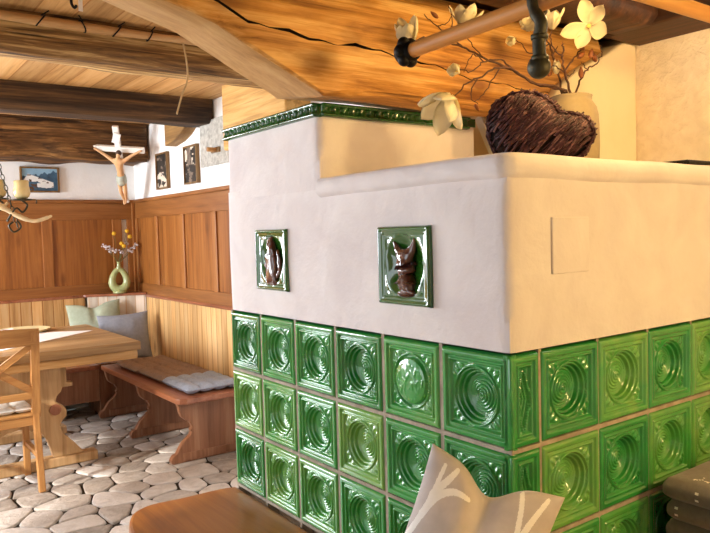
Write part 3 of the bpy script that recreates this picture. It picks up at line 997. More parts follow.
def cushion(name, c, w, h, t, normal, up, mats, chop=0.0, print_fn=None, N=70, plump=1.0, sag=0):
    """stuffed square pillow: pinched corners, bulging middle, optional dent pressed into its top edge"""
    c = Vector(c); n = Vector(normal).normalized(); u0 = Vector(up)
    s = u0.cross(n).normalized(); u = n.cross(s).normalized()
    b = BM()
    def P(a, q, side):
        x = 2 * a - 1; y = 2 * q - 1
        k = max(0, (1 - x * x) * (1 - y * y))
        th = t * .5 * k ** .42 * plump
        ex = 1 - .07 * (1 - x * x) * abs(y) ** 3 - .0
        ey = 1 - .07 * (1 - y * y) * abs(x) ** 3
        px = x * w / 2 * (1 - .07 * (1 - y * y) * abs(x) ** 3); py = y * h / 2 * (1 - .07 * (1 - x * x) * abs(y) ** 3)
        if chop:
            d = math.exp(-(x / .34) ** 2) * max(0, (y + .35) / 1.35) ** 1.6
            py -= chop * d
            th *= 1 - .55 * math.exp(-(x / .16) ** 2) * max(0, y) ** .8
        wr = .006 * nz(x * 2.2 + c.x, y * 2.2, side + c.y) * min(1, k * 3)
        return c + s * px + u * py + n * (side * (th) + wr)
    mf = (lambda a, q: 1 if print_fn(2 * a - 1, 2 * q - 1) else 0) if print_fn else None
    grid_surface(lambda a, q: P(a, q, 1), N, N, b, mf)
    grid_surface(lambda a, q: P(1 - a, q, -1), N, N, b, None)
    bmesh.ops.remove_doubles(b, verts=b.verts, dist=1e-4)
    return obj(name, b, mats, None, True)
tag(cushion('pillow', (.60, 5.13, .735), .44, .42, .13, (-.25, -1, .35), (0, .3, 1), [M['green_pillow']], .04), 'sage green pillow leaning against the back wall behind the table', 'pillow', 'pillows in the nook corner')
tag(cushion('pillow', (.745, 4.83, .655), .41, .40, .13, (-.25, -1, .3), (0.03, .3, 1), [M['blue_pillow']], .0), 'slate blue grey pillow leaning in the corner at the end of the bench', 'pillow', 'pillows in the nook corner')

# ------------------------------------------------------------------ table
TZ = .785
TB = thing('dining_table', 'thick rustic wooden trestle table in the nook', 'table', (-.3, 4.33, 0))
tx0, tx1, ty0, ty1 = -1.08, .455, 3.615, 4.88
obj('tabletop', box(tx0, tx1, ty0, ty1, TZ - .058, TZ, .006), M['table'], TB)
obj('apron', box(tx0 + .02, tx1 - .02, ty0 + .012, ty1 - .012, TZ - .115, TZ - .056, .006), M['table_side'], TB)
cx = -.28
half = [(.30, .67), (.30, .545), (.335, .54), (.335, .515), (.27, .512), (.262, .485), (.235, .46), (.225, .43), (.245, .41), (.275, .39), (.292, .36), (.288, .32), (.262, .295), (.245, .265), (.255, .225), (.29, .185), (.33, .14), (.365, .095), (.395, .062)]
inn = [(.20, .062), (.185, .12), (.165, .18), (.13, .235), (.07, .27), (0, .28)]
out = [(cx + x, z) for x, z in half] + [(cx + x, z) for x, z in inn] + [(cx - x, z) for x, z in reversed(inn[:-1])] + [(cx - x, z) for x, z in reversed(half)]
for y in (3.80, 4.60):
    T = obj('trestle', prism(out, 'y', y, y + .07, .008), M['trestle'], TB)
    obj('foot', box(cx - .475, cx + .475, y - .015, y + .085, 0.0, .062, .008), M['trestle'], T)
    obj('tenon', lathe([(.034, 0), (.036, .006), (.036, .02)], (0, 0, 0), 20), M['bench'], T)
    tn = T.children[-1]; tn.rotation_euler = (PI / 2, 0, 0); tn.location = Vector((cx + .22, y + .012, .375)) - WL[T.name]
obj('stretcher', box(cx + .19, cx + .25, 3.86, 4.62, .345, .405, .006), M['trestle'], TB)

o = obj('table_runner', prism([(0.3736, 4.4167), (-0.0494, 4.0997), (-0.5427, 3.7136), (-0.5260, 4.2655), (0.0450, 4.6192)], 'z', .7855, .7875), M['linen'])
tag(o, 'white linen runner lying across the wooden table', 'table runner')
o = obj('serving_board', lathe([(.05, 0), (.16, .004), (.185, .016), (.19, .024), (.184, .025), (.16, .015), (.0, .012)], (-.045, 4.74, .786), 40), M['plate'], None, True)
tag(o, 'round cream coloured platter at the far edge of the table', 'platter')
o = obj('white_mug', lathe([(.032, 0), (.036, .01), (.038, .085), (.035, .085), (.033, .012), (0, .01)], (-.235, 4.28, .786), 28), M['linen'], None, True)
tag(o, 'small white cup on the table at the left picture edge', 'cup')

# ------------------------------------------------------------------ chair
CH = thing('dining_chair', 'honey coloured wooden chair with a crossed back at the near end of the table', 'chair', (-.455, 3.55, 0))
cw = .455
for s in (-1, 1):
    x = -.457 + s * (cw / 2 - .02)
    b = BM(); bar((x, 3.375, 0), (x, 3.45, .46), .036, .042, (0, 1, 0), .005, b); bar((x, 3.45, .44), (x, 3.385, .945), .036, .040, (0, 1, 0), .005, b)
    obj('rear_leg', b, M['chair'], CH)
    obj('front_leg', bar((x, 3.765, 0), (x, 3.765, .44), .038, .038, (0, 1, 0), .005), M['chair'], CH)
    obj('side_rail', bar((x, 3.45, .41), (x, 3.765, .41), .024, .055, (0, 0, 1), .004), M['chair'], CH)
    obj('side_stretcher', bar((x, 3.42, .21), (x, 3.765, .21), .02, .028, (0, 0, 1), .004), M['chair'], CH)
b = BM()
def tr(a, c):
    x = -.457 + (a - .5) * (cw + .012)
    return x
pts = [(-.457 - cw / 2 - .004, .858), (-.457 + cw / 2 + .002, .868), (-.457 + cw / 2 + .006, .962), (-.457, .972), (-.457 - cw / 2 - .006, .952)]
obj('top_rail', prism(pts, 'y', 3.372, 3.398, .006), M['chair_x'], CH)
obj('lower_back_rail', box(-.457 - cw / 2 + .03, -.457 + cw / 2 - .03, 3.418, 3.442, .545, .585, .004), M['chair_x'], CH)
obj('cross_slat', bar((-.457 - .20, 3.422, .585), (-.457 + .19, 3.398, .865), .014, .036, (0, 0, 1), .003), M['chair_x'], CH)
obj('cross_slat', bar((-.457 + .20, 3.428, .585), (-.457 - .19, 3.404, .865), .014, .036, (0, 0, 1), .003), M['chair_x'], CH)
obj('seat_rail', box(-.457 - cw / 2 + .03, -.457 + cw / 2 - .03, 3.44, 3.464, .385, .44, .004), M['chair_x'], CH)
obj('seat_rail', box(-.457 - cw / 2 + .03, -.457 + cw / 2 - .03, 3.755, 3.777, .385, .44, .004), M['chair_x'], CH)
obj('seat', box(-.457 - cw / 2 + .004, -.457 + cw / 2 - .004, 3.432, 3.79, .44, .458, .008), M['chair_x'], CH)
o = pad('chair_cushion', -.457, 3.625, .459, .40, .33, .045, M['white_pad'], 0, True)
tag(o, 'white quilted cushion on the cross backed chair', 'seat cushion')

# ------------------------------------------------------------------ stove bench
SBZ = .545
ob = [(-.002, 1.335), (-.06, 1.352), (-.12, 1.356), (-.213, 1.36), (-.30, 1.372), (-.35, 1.362), (-.392, 1.33), (-.425, 1.27), (-.45, 1.18), (-.462, 1.05), (-.465, .8), (-.465, .2), (-.46, -.30), (-.43, -.42), (-.36, -.46), (1.30, -.46), (1.33, -.43), (1.33, -.022), (-.022, -.022), (-.022, 1.335)]
SB = thing('stove_bench', 'rounded brown wooden bench board wrapped around the tiled stove', 'bench', (0, 0, 0))
op = [(p[0], p[1]) for p in smoothpath([(x, y, 0) for x, y in ob[:15]], 3)]
obj('seat', prism([(p[0], p[1]) for p in op] + ob[15:19], 'z', SBZ - .042, SBZ, .012), M['stove_bench'], SB)
for (a, c, d, e) in ((-.40, -.36, 1.14, 1.20), (-.40, -.36, .1, .16), (-.38, -.34, -.40, -.34), (.5, .56, -.42, -.38), (1.2, 1.26, -.42, -.38)):
    obj('leg', box(a, c + .02, d, e, 0, SBZ - .042, .006), M['stove_bench'], SB)

# ------------------------------------------------------------------ pillow with antler print at the stove's corner
strokes = [[(-.98, -.05), (-.82, .25), (-.74, .52), (-.70, .86)], [(-.80, .30), (-.66, .52), (-.46, .66), (-.22, .74)], [(-.74, .52), (-.58, .74), (-.50, .9)],
           [(-.92, -.9), (-.80, -.55), (-.74, -.25), (-.62, .05)], [(-.78, -.45), (-.56, -.28), (-.44, -.1)],
           [(.42, -.6), (.52, -.1), (.56, .32), (.50, .74), (.44, .96)], [(.55, .30), (.66, .62), (.80, .92)], [(.53, -.02), (.72, .2), (.92, .36)], [(.30, -.9), (.42, -.6), (.62, -.42)],
           [(-.2, -.9), (-.1, -.5), (-.16, -.2)], [(-.12, -.55), (.06, -.35), (.12, -.15)]]
def seg_d(p, a, c):
    ax, ay = a; bx, by = c; dx, dy = bx - ax, by - ay
    k = max(0, min(1, ((p[0] - ax) * dx + (p[1] - ay) * dy) / (dx * dx + dy * dy)))
    return math.hypot(p[0] - ax - k * dx, p[1] - ay - k * dy)
sm = [[(q.x, q.y) for q in smoothpath([(x, y, 0) for x, y in s], 4)] for s in strokes]
def antler(x, y):
    for s in sm:
        for i in range(len(s) - 1):
            w = .055 * (1 - .55 * i / len(s))
            if seg_d((x, y), s[i], s[i + 1]) < w: return True
    return False
o = cushion('pillow', (-.127, .024, .772), .295, .41, .14, (-.72, -.62, .32), (.42, -.12, 1), [M['pillow'], M['pillow_print']], .045, antler, 220)
tag(o, 'grey pillow with white antler print propped at the corner of the tiled stove', 'pillow')

# stack of printed dark cushions on the bench at the right
g = 'folded dark grey cushions stacked on the stove bench'
labs = ['undermost dark grey cushion of the stack beside the right stove face', 'second lowest dark grey cushion of the stack beside the right stove face', 'middle dark grey cushion of the stack beside the right stove face', 'dark grey cushion just below the top one of the stack, white sprigs on its edge', 'topmost dark grey cushion of the stack at right, with white sprigs on top']
rnd = random.Random(5)
for i in range(5):
    w, d, h = .46, .40, .060
    x0 = .495 + (0.0 if i == 4 else rnd.uniform(.015, .04)); z0 = SBZ + .001 + i * .0585
    b = BM()
    def P(a, c, s):
        x = (a - .5) * w; y = (c - .5) * d
        e = min(min(a, 1 - a) * w, min(c, 1 - c) * d); k = min(1, e / .022)
        t = math.sqrt(max(0, 1 - (1 - k) ** 2))
        return Vector((x0 + w / 2 + x, -.262 + y + (.01 if i == 2 else 0), z0 + h / 2 + s * h * .5 * (.6 + .4 * t) * (1 if s < 0 else .96 + .06 * nz(x * 6, y * 6, i))))
    sp = [(rnd.uniform(.03, .97), rnd.uniform(.03, .97), rnd.uniform(0, 6.3)) for _ in range(26)]
    def mf(a, c):
        for (u, v, an) in sp:
            dx, dy = (a - u) * w, (c - v) * d
            r = math.hypot(dx, dy); th = math.atan2(dy, dx) - an
            if r < .020 and abs(math.sin(th * 1.5)) < .22: return 1
        return 0
    grid_surface(lambda a, c: P(a, c, 1), 90, 90, b, mf); grid_surface(lambda a, c: P(1 - a, c, -1), 40, 40, b)
    # side wall
    N = 90
    ring = [(k / N, 0) for k in range(N)] + [(1, k / N) for k in range(N)] + [(1 - k / N, 1) for k in range(N)] + [(0, 1 - k / N) for k in range(N)]
    A = []; 
    for j in range(7):
        q = j / 6; bul = .008 * math.sin(q * PI) ** .6
        row = []
        for (a, c) in ring:
            lo, hi = P(a, c, -1), P(a, c, 1); p = lo.lerp(hi, q)
            dx, dy = a - .5, c - .5
            if abs(dx) > .499: p.x += math.copysign(bul, dx)
            if abs(dy) > .499: p.y += math.copysign(bul if dy < 0 else bul * .3, dy)
            row.append(b.verts.new(p))
        A.append(row)
    for j in range(6):
        for k in range(len(ring)):
            f = b.faces.new((A[j][k], A[j][(k + 1) % len(ring)], A[j + 1][(k + 1) % len(ring)], A[j + 1][k])); f.smooth = True
            hsh = (k * 7 + j * 3 + i * 5)
            if j in (2, 3) and (k // 3) % 17 == (i * 5) % 17: f.material_index = 1
            if j in (1, 4) and (k // 2) % 29 == (i * 7) % 29: f.material_index = 1
    bmesh.ops.remove_doubles(b, verts=b.verts, dist=1e-4)
    o = obj('stacked_cushion', b, [M['dark_cushion'], M['dark_print']], None, True)
    tag(o, labs[i], 'cushion', g)

# ------------------------------------------------------------------ on top of the stove
VX, VY = .625, .30
o = obj('stoneware_vase', lathe([(.0, 0), (.068, 0), (.076, .01), (.079, .08), (.078, .14), (.076, .17), (.071, .192), (.062, .206), (.058, .212), (.058, .222), (.060, .227), (.055, .229), (.050, .22), (.045, .18), (.0, .17)], (VX, VY, 1.628), 48), M['vase'], None, True)
tag(o, 'tall beige stoneware vase holding magnolia branches on the stove top', 'vase')
o = obj('black_tray', box(.80, 1.18, .04, .30, 1.628, 1.652, .006), M['iron_dark'])
tag(o, 'flat black tray on the stove top at the right picture edge', 'tray')

# heart of wound twigs leaning against the vase
def heart():
    hh = Vector((.63, -.777, 0)); nn = Vector((-.777, -.63, 0)); up = (Vector((0, 0, 1)) - nn * .12).normalized()
    c = Vector((0.2976, 0.1529, 1.7321))
    out = [(-0.1103, -0.0735), (-0.1275, -0.0257), (-0.127, 0.0214), (-0.1063, 0.0619), (-0.0633, 0.0822), (-0.0137, 0.0784), (0.0252, 0.0523), (0.0515, 0.0247), (0.0827, 0.02), (0.1134, 0.0027), (0.1271, -0.0259), (0.1193, -0.0607), (0.0951, -0.0896), (0.0471, -0.1023), (-0.0137, -0.1043), (-0.0704, -0.0937)]                                  # outline in (across, up)
    pts = [(q.x, q.y) for q in smoothpath([(x, y, 0) for x, y in out] + [(out[0][0], out[0][1], 0)], 6)][:-1]
    def inside(x, y):
        r = False
        for i in range(len(pts)):
            (x1, y1), (x2, y2) = pts[i], pts[i - 1]
            if (y1 > y) != (y2 > y) and x < (x2 - x1) * (y - y1) / (y2 - y1) + x1: r = not r
        return r
    def edge(x, y): return min(seg_d((x, y), pts[i], pts[i - 1]) for i in range(len(pts)))
    T = .048
    def depth(x, y):
        if not inside(x, y): return 0
        e = min(1, edge(x, y) / .06)
        return T * math.sqrt(max(0, 1 - (1 - e) ** 2))
    def W(x, y, d): return c + hh * x + up * y + nn * d
    b = BM()
    # core
    A = [b.verts.new(W(x * .97, y * .97, 0)) for x, y in pts]
    cen = (sum(p[0] for p in pts) / len(pts), sum(p[1] for p in pts) / len(pts))
    for s in (1, -1):
        rings = [A]
        for k in (.85, .6, .3):
            rings.append([b.verts.new(W(cen[0] + (x - cen[0]) * k, cen[1] + (y - cen[1]) * k, s * depth(cen[0] + (x - cen[0]) * k, cen[1] + (y - cen[1]) * k) * .9)) for x, y in pts])
        n = len(pts)
        for r0, r1 in zip(rings, rings[1:]):
            for k in range(n):
                f = b.faces.new((r0[k], r0[(k + 1) % n], r1[(k + 1) % n], r1[k])); f.material_index = 1
        f = b.faces.new(rings[-1]); f.material_index = 1
    rnd = random.Random(11)
    lo = [min(p[i] for p in pts) for i in (0, 1)]; hi = [max(p[i] for p in pts) for i in (0, 1)]
    for k in range(560):
        ang = math.radians(rnd.gauss(44, 9)); side = -1 if k % 5 == 0 else 1
        x, y = rnd.uniform(lo[0], hi[0]), rnd.uniform(lo[1], hi[1])
        if not inside(x, y): continue
        L = rnd.uniform(.05, .16); curv = rnd.uniform(-2.5, 1.0)
        path = []
        px, py, a = x, y, ang
        for step in range(11):
            dd = depth(px, py)
            if dd <= 0 and path: 
                path.append(W(px, py, side * rnd.uniform(-.004, .004))); break
            path.append(W(px, py, side * (dd + rnd.uniform(-.002, .004))))
            px += math.cos(a) * L / 10; py += math.sin(a) * L / 10; a += curv * L / 10
        if len(path) > 2:
            tube(path, rnd.uniform(.0014, .0028), 5, b, mat=rnd.choice((0, 0, 0, 2, 3, 3)))
    # twigs bound along the rim
    for k in range(14):
        path = []
        for i in range(0, len(pts) + 1, 2):
            x, y = pts[i % len(pts)]
            path.append(W(x + rnd.uniform(-.005, .005), y + rnd.uniform(-.005, .005), rnd.uniform(-.028, .028)))
        tube(path, rnd.uniform(.0015, .0026), 5, b)
    return b
o = obj('twig_heart', heart(), [M['twig'], M['twig_core'], M['twig_light'], M['twig_red']], None, False)
tag(o, 'dark brown heart wound of twigs leaning against the stoneware vase', 'heart ornament')

# magnolia branches
def petal(base, d, n, L, w, curl, b):
    """one cupped petal from base along d, opening towards n"""
    d = Vector(d).normalized(); n = Vector(n); n = (n - d * n.dot(d)).normalized(); s = d.cross(n)
    base = Vector(base)
    def fn(a, c):
        t = a; u = 2 * c - 1
        wd = w * math.sin(min(1, t * .93 + .07) * PI) ** .75 * (.8 + .35 * t)
        return base + d * (L * t) + s * (u * wd) + n * (curl * L * t * t - .35 * wd * (1 - u * u) + .03 * L * math.sin(t * 5 + u * 2))
    q = BM(); grid_surface(fn, 9, 6, q)
    r = bmesh.ops.solidify(q, geom=list(q.faces), thickness=.0012)
    for f in q.faces: f.smooth = True
    merge(b, q)
def flower(parent, pos, dirv, L, spread, n, seed, w=.42, petals=None):
    rnd = random.Random(seed)
    pos = Vector(pos); d = Vector(dirv).normalized()
    a = d.cross(Vector((0, 0, 1))); a = a if a.length > .1 else d.cross(Vector((1, 0, 0)))
    a.normalize(); c = a.cross(d)
    b = BM()
    for k in range(n):
        th = 2 * PI * k / n + rnd.uniform(-.25, .25)
        rad = a * math.cos(th) + c * math.sin(th)
        sp = spread * rnd.uniform(.75, 1.2)
        pd = d * math.cos(sp) + rad * math.sin(sp)
        petal(pos + rad * .002, pd, d * .8 - rad * .6, L * rnd.uniform(.88, 1.1), L * w * rnd.uniform(.85, 1.1), rnd.uniform(-.1, .25), b)
    F = obj('blossom', b, M['petal'], parent, True)
    q = BM(); bmesh.ops.create_icosphere(q, subdivisions=2, radius=L * .075); xform(q, Matrix.Translation(pos + d * L * .14))
    obj('blossom_centre', q, M['petal_core'], F, True)
    return F
def bud(parent, pos, d, L, r, mat):
    pos = Vector(pos); d = Vector(d).normalized()
    b = tube([pos + d * L * t for t in (0, .2, .45, .7, .9, 1)], [r * .35, r * .85, r, r * .75, r * .35, r * .05], 8)
    return obj('bud', b, mat, parent, True)
vt = Vector((VX, VY, 1.80)); vm = Vector((VX, VY, 1.858))
def stem(b, pts, r0, r1, k=5):
    P = smoothpath(pts, k)
    rn = random.Random(len(pts) * 7 + int(pts[-1][0] * 1000))
    P = [p + Vector((rn.uniform(-.003, .003), rn.uniform(-.003, .003), rn.uniform(-.003, .003))) if 2 < i < len(P) - 1 else p for i, p in enumerate(P)]
    tube(P, [r0 + (r1 - r0) * i / (len(P) - 1) for i in range(len(P))], 7, b)
g = 'magnolia branches in the stoneware vase'
# branch reaching far to the left
BR = thing('magnolia_branch', 'long magnolia branch reaching left from the vase with a blossom by the rod end', 'branch', tuple(vt), g)
b = BM()
stem(b, [vt + Vector((-.0, .01, -.02)), vm + Vector((-.035, .0, .005)), (0.4773, 0.3100, 1.8794), (0.3996, 0.3300, 1.9141), (0.3196, 0.3600, 1.9440), (0.2552, 0.3800, 1.9729), (0.1922, 0.4000, 1.9798), (0.1343, 0.4000, 1.9825), (0.0779, 0.4000, 1.9645)], .0045, .0018)
stem(b, [(0.2552, 0.3800, 1.9729), (0.2031, 0.3800, 1.9926), (0.1599, 0.3800, 2.0128), (0.1272, 0.3900, 2.0416)], .0025, .0012)
stem(b, [(0.2031, 0.3800, 1.9926), (0.1995, 0.3600, 2.0242), (0.1898, 0.3600, 2.0698)], .002, .001)
stem(b, [(0.3196, 0.3600, 1.9440), (0.2810, 0.3600, 1.9663), (0.2512, 0.3600, 1.9999)], .002, .0012)
stem(b, [(0.1599, 0.3800, 2.0128), (0.1870, 0.3700, 2.0196), (0.2099, 0.3700, 2.0494)], .0016, .001)
obj('stem', b, M['branch'], BR)
flower(BR, (0.0844, 0.4000, 1.9550), (-0.0469, -0.0300, 0.0774), .072, .5, 6, 3, .31)
flower(BR, (0.2466, 0.3700, 2.0204), (.05, -.3, 1), .065, .62, 5, 4, .36)
bud(BR, (0.1678, 0.3800, 2.0349), (-.7, 0, .35), .03, .006, M['bud'])
# branch sagging to the lower left with the big blossom
BR = thing('magnolia_branch', 'magnolia branch sagging left above the twig heart with a large drooping blossom', 'branch', tuple(vt + Vector((-.02, 0, 0))), g)
b = BM()
stem(b, [vt + Vector((-.02, -.01, -.02)), vm + Vector((-.045, -.012, .006)), (0.4115, 0.2700, 1.8710), (0.3270, 0.2600, 1.8922), (0.2571, 0.2600, 1.8895), (0.1894, 0.2600, 1.8567), (0.1487, 0.2700, 1.8343), (0.1156, 0.2800, 1.8029)], .004, .0018)
stem(b, [(0.3270, 0.2600, 1.8922), (0.2729, 0.2600, 1.9120), (0.2232, 0.2700, 1.9031), (0.1784, 0.2700, 1.8726), (0.1317, 0.2800, 1.8794)], .0026, .0012)
stem(b, [(0.1894, 0.2600, 1.8567), (0.1594, 0.2600, 1.8135), (0.1876, 0.2600, 1.7907)], .002, .001)
stem(b, [(0.2232, 0.2700, 1.9031), (0.1869, 0.2700, 1.9190), (0.1647, 0.2700, 1.8962), (0.1497, 0.2700, 1.8694)], .0018, .001)
stem(b, [(0.2724, 0.2600, 1.8913), (0.2334, 0.2600, 1.8459), (0.2028, 0.2600, 1.8124), (0.1732, 0.2600, 1.7946)], .002, .001)
obj('stem', b, M['branch'], BR)
flower(BR, (0.1054, 0.2800, 1.8095), (-0.0422, -0.0100, -0.0715), .10, .70, 6, 8, .29)
flower(BR, (0.1350, 0.2800, 1.8698), (-0.0437, -0.0200, 0.0011), .034, .5, 4, 9, .40)
bud(BR, (0.1767, 0.2600, 1.7898), (.3, 0, -.4), .022, .005, M['bud'])
# upright branch with the open blossom
BR = thing('magnolia_branch', 'upright magnolia branch bearing the widest open blossom on the right', 'branch', tuple(vt + Vector((.02, 0, 0))), g)
b = BM()
stem(b, [vt + Vector((.01, .0, -.02)), vm + Vector((-.005, .0, .006)), (0.5917, 0.3000, 1.9296), (0.5882, 0.3000, 1.9870), (0.5841, 0.3000, 2.0095)], .0045, .002)
stem(b, [(0.5915, 0.3000, 1.9238), (0.6395, 0.3000, 1.9701), (0.6607, 0.2800, 2.0035), (0.6667, 0.2700, 2.0370), (0.6626, 0.2600, 2.0543)], .003, .0015)
stem(b, [(0.5879, 0.3000, 1.9696), (0.5469, 0.3000, 1.9817), (0.5170, 0.2900, 2.0150), (0.5447, 0.2900, 2.0529)], .0026, .0014)
stem(b, [(0.5915, 0.3000, 1.9238), (0.5460, 0.3000, 1.9359), (0.4882, 0.2900, 1.9049)], .0022, .001)
stem(b, [(0.5915, 0.3000, 1.9238), (0.6195, 0.3000, 1.9151), (0.6436, 0.3000, 1.9353)], .0016, .001)
obj('stem', b, M['branch'], BR)
flower(BR, (0.6437, 0.2500, 2.0519), (-0.1774, -0.1100, -0.0559), .082, 1.15, 5, 21, .30)
flower(BR, (0.5264, 0.2900, 2.0361), (-.1, -.2, 1), .06, .45, 5, 14, .34)
bud(BR, (0.6450, 0.2900, 1.9686), (.5, -.1, .4), .034, .009, M['bud']); bud(BR, (0.6751, 0.2700, 1.9680), (.3, 0, .8), .032, .008, M['bud']); bud(BR, (0.6605, 0.2800, 1.9918), (-.6, -.1, .2), .03, .007, M['bud'])
# branch at the right
BR = thing('magnolia_branch', 'short magnolia branch curving right from the vase with brown buds only', 'branch', tuple(vt + Vector((.03, 0, 0))), g)
b = BM()
stem(b, [vt + Vector((.02, .01, -.02)), vm + Vector((.03, .01, .006)), (0.6731, 0.2900, 1.9248), (0.6987, 0.2800, 1.9494), (0.7288, 0.2800, 1.9647), (0.7495, 0.2800, 1.9972), (0.7397, 0.2800, 2.0138)], .0035, .0012)
stem(b, [(0.6859, 0.2850, 1.9371), (0.6596, 0.2800, 1.9449), (0.6454, 0.2800, 1.9549)], .0018, .001)
obj('stem', b, M['branch'], BR)
bud(BR, (0.6445, 0.2800, 1.9081), (0, 0, 1), .034, .008, M['bud']); bud(BR, (0.7188, 0.2800, 1.9636), (-.4, 0, .7), .03, .008, M['bud'])
# branch leaning left behind the iron hanger
BR = thing('magnolia_branch', 'magnolia branch rising behind the iron hanger with half hidden blossoms', 'branch', tuple(vt + Vector((-.02, .02, 0))), g)
b = BM()
stem(b, [vt + Vector((-.01, .02, -.02)), vm + Vector((-.022, .015, .006)), (0.6328, 0.3600, 1.9580), (0.6266, 0.3800, 2.0275), (0.5976, 0.3900, 2.0618), (0.5639, 0.4000, 2.0712)], .004, .0016)
stem(b, [(0.6266, 0.3800, 2.0275), (0.5137, 0.3600, 1.9791), (0.4705, 0.3600, 2.0080), (0.4361, 0.3600, 2.0034)], .0022, .001)
stem(b, [(0.6272, 0.3700, 1.9894), (0.6436, 0.3600, 2.0192)], .002, .001)
obj('stem', b, M['branch'], BR)
flower(BR, (0.5683, 0.4000, 2.0659), (-.6, -.3, .5), .05, .6, 5, 31, .42)
flower(BR, (0.4446, 0.3600, 2.0045), (-0.0728, -0.0200, -0.0034), .036, .4, 4, 32, .36)
flower(BR, (0.6063, 0.3400, 1.9273), (-.1, -.2, 1), .04, .22, 4, 33, .28)
bud(BR, (0.5564, 0.3300, 1.9142), (.5, 0, .4), .024, .006, M['bud'])

# ------------------------------------------------------------------ drying rods and their iron hanger
RX = -.02
RODA, RODB = ((-0.0200, 0.2881, 1.9019), (-0.0200, -0.3108, 1.9159))
RD = thing('drying_rod', 'round light wooden drying rod with a dark iron rosette on its end', 'rod', (RX, 0, 1.88))
obj('rod_shaft', tube([RODA, RODB], .0178, 20), M['rod'], RD, True, auto=60)
b = BM()
for k in range(6):
    a = 2 * PI * k / 6
    q = BM(); bmesh.ops.create_uvsphere(q, u_segments=14, v_segments=10, radius=.017)
    xform(q, Matrix.Translation((RX + .021 * math.cos(a), RODA[1] + .003, RODA[2] + .021 * math.sin(a))) @ Matrix.Diagonal((1, .9, 1, 1)))
    merge(b, q)
tube([(RX, RODA[1] - .02, RODA[2]), (RX, RODA[1] + .025, RODA[2])], .024, 16, b)
obj('end_rosette', b, M['iron_dark'], RD, True)
o = obj('drying_rod', tube([(-.30, -.15, 1.966), (1.33, -.15, 1.966)], .0178, 20), M['rod_x'], None, True, auto=60)
tag(o, 'plain light wooden rod crossing the upper right corner of the picture', 'rod')
HG = thing('rod_hanger', 'black wrought iron hanger with a ball end gripping the drying rod', 'hanger', (-.05, -.05, 2.0))
ha, hb_, hc_ = (-0.0560, -0.1205, 1.9065), (-0.0560, -0.1385, 1.8456), (-0.0560, -0.1324, 1.7756)
b = BM()
path = smoothpath([(ha[0] + .02, ha[1], 2.2), (ha[0], ha[1] - .0, 1.97), (-0.0560, -0.1203, 1.8953), (-0.0580, -0.1403, 1.8598), (-0.0560, -0.1334, 1.8281), (-0.0560, -0.1350, 1.7864)], 5)
tube(path, [.010] * 12 + [.0125] * (len(path) - 12), 10, b)
for q_ in ((-0.0560, -0.1347, 1.8334), (-0.0560, -0.1352, 1.7939)):
    lathe([(.012, -.005), (.0165, -.004), (.0165, .004), (.012, .005)], q_, 16, b)
obj('strap', b, M['iron'], HG, True)
q = BM(); bmesh.ops.create_uvsphere(q, u_segments=20, v_segments=14, radius=.0225); xform(q, Matrix.Translation((-0.0520, -0.1292, 1.7786)))
obj('ball_end', q, M['iron'], HG, True)
ry_ = (-0.0200, -0.1026, 1.8788)[1]; rz_ = RODA[2] + (RODB[2] - RODA[2]) * (ry_ - RODA[1]) / (RODB[1] - RODA[1])
b = tube([(RX + .024 * math.cos(a), (-0.0200, -0.1026, 1.8788)[1], rz_ + .024 * math.sin(a)) for a in [2 * PI * i / 20 for i in range(21)]], .006, 8)
obj('rod_ring', b, M['iron'], HG, True)

# ------------------------------------------------------------------ crucifix
CR = thing('crucifix', 'white wooden crucifix with a carved figure hanging in the corner of the nook', 'crucifix', (0, 0, 0))
w2, t2 = .021, .012
obj('cross_upright', box(-w2, w2, -t2, t2, -.47, .185, .003), M['white_paint'], CR)
obj('cross_arm', box(-.19, .19, -t2 - .001, t2 + .001, -.024, .020, .003), M['white_paint'], CR)
obj('title_board', bar((-.012, -.018, .055), (.014, -.02, .135), .05, .006, (0, 1, 0), .001), M['linen'], CR)
def skin_mesh(vs, es, rad, lev=2, root=0):
    me = bpy.data.meshes.new('sk'); o = bpy.data.objects.new('sk', me); COL.objects.link(o)
    me.from_pydata(vs, es, [])
    o.modifiers.new('s', 'SKIN')
    sl = me.skin_vertices[0].data
    for k, rr in enumerate(rad): sl[k].radius = (rr, rr) if not isinstance(rr, tuple) else rr
    sl[root].use_root = True
    md = o.modifiers.new('u', 'SUBSURF'); md.levels = lev; md.render_levels = lev
    dg = bpy.context.evaluated_depsgraph_get(); ev = o.evaluated_get(dg)
    q = BM(); q.from_mesh(ev.to_mesh()); bpy.data.objects.remove(o, do_unlink=True)
    return q
fv = [(.0, -.035, -.235), (.0, -.038, -.17), (.0, -.04, -.105), (.0, -.045, -.07), (.004, -.052, -.048), (.010, -.060, -.025), (.014, -.058, -.002),
      (.034, -.042, -.082), (.098, -.032, -.035), (.160, -.022, .0), (.175, -.022, .006), (-.034, -.042, -.082), (-.098, -.032, -.038), (-.160, -.022, -.002), (-.175, -.022, .004),
      (.018, -.036, -.255), (.020, -.052, -.345), (.010, -.032, -.425), (.006, -.052, -.455), (-.018, -.036, -.255), (-.014, -.050, -.345), (-.004, -.034, -.425), (-.002, -.056, -.458)]
fe = [(0, 1), (1, 2), (2, 3), (3, 4), (4, 5), (5, 6), (3, 7), (7, 8), (8, 9), (9, 10), (3, 11), (11, 12), (12, 13), (13, 14), (0, 15), (15, 16), (16, 17), (17, 18), (0, 19), (19, 20), (20, 21), (21, 22)]
fr = [.028, .024, .031, .022, .010, .019, .014, .017, .0115, .008, .008, .017, .0115, .008, .008, .020, .015, .010, .008, .020, .015, .010, .008]
F = obj('carved_figure', skin_mesh(fv, fe, fr), M['skin'], CR, True)
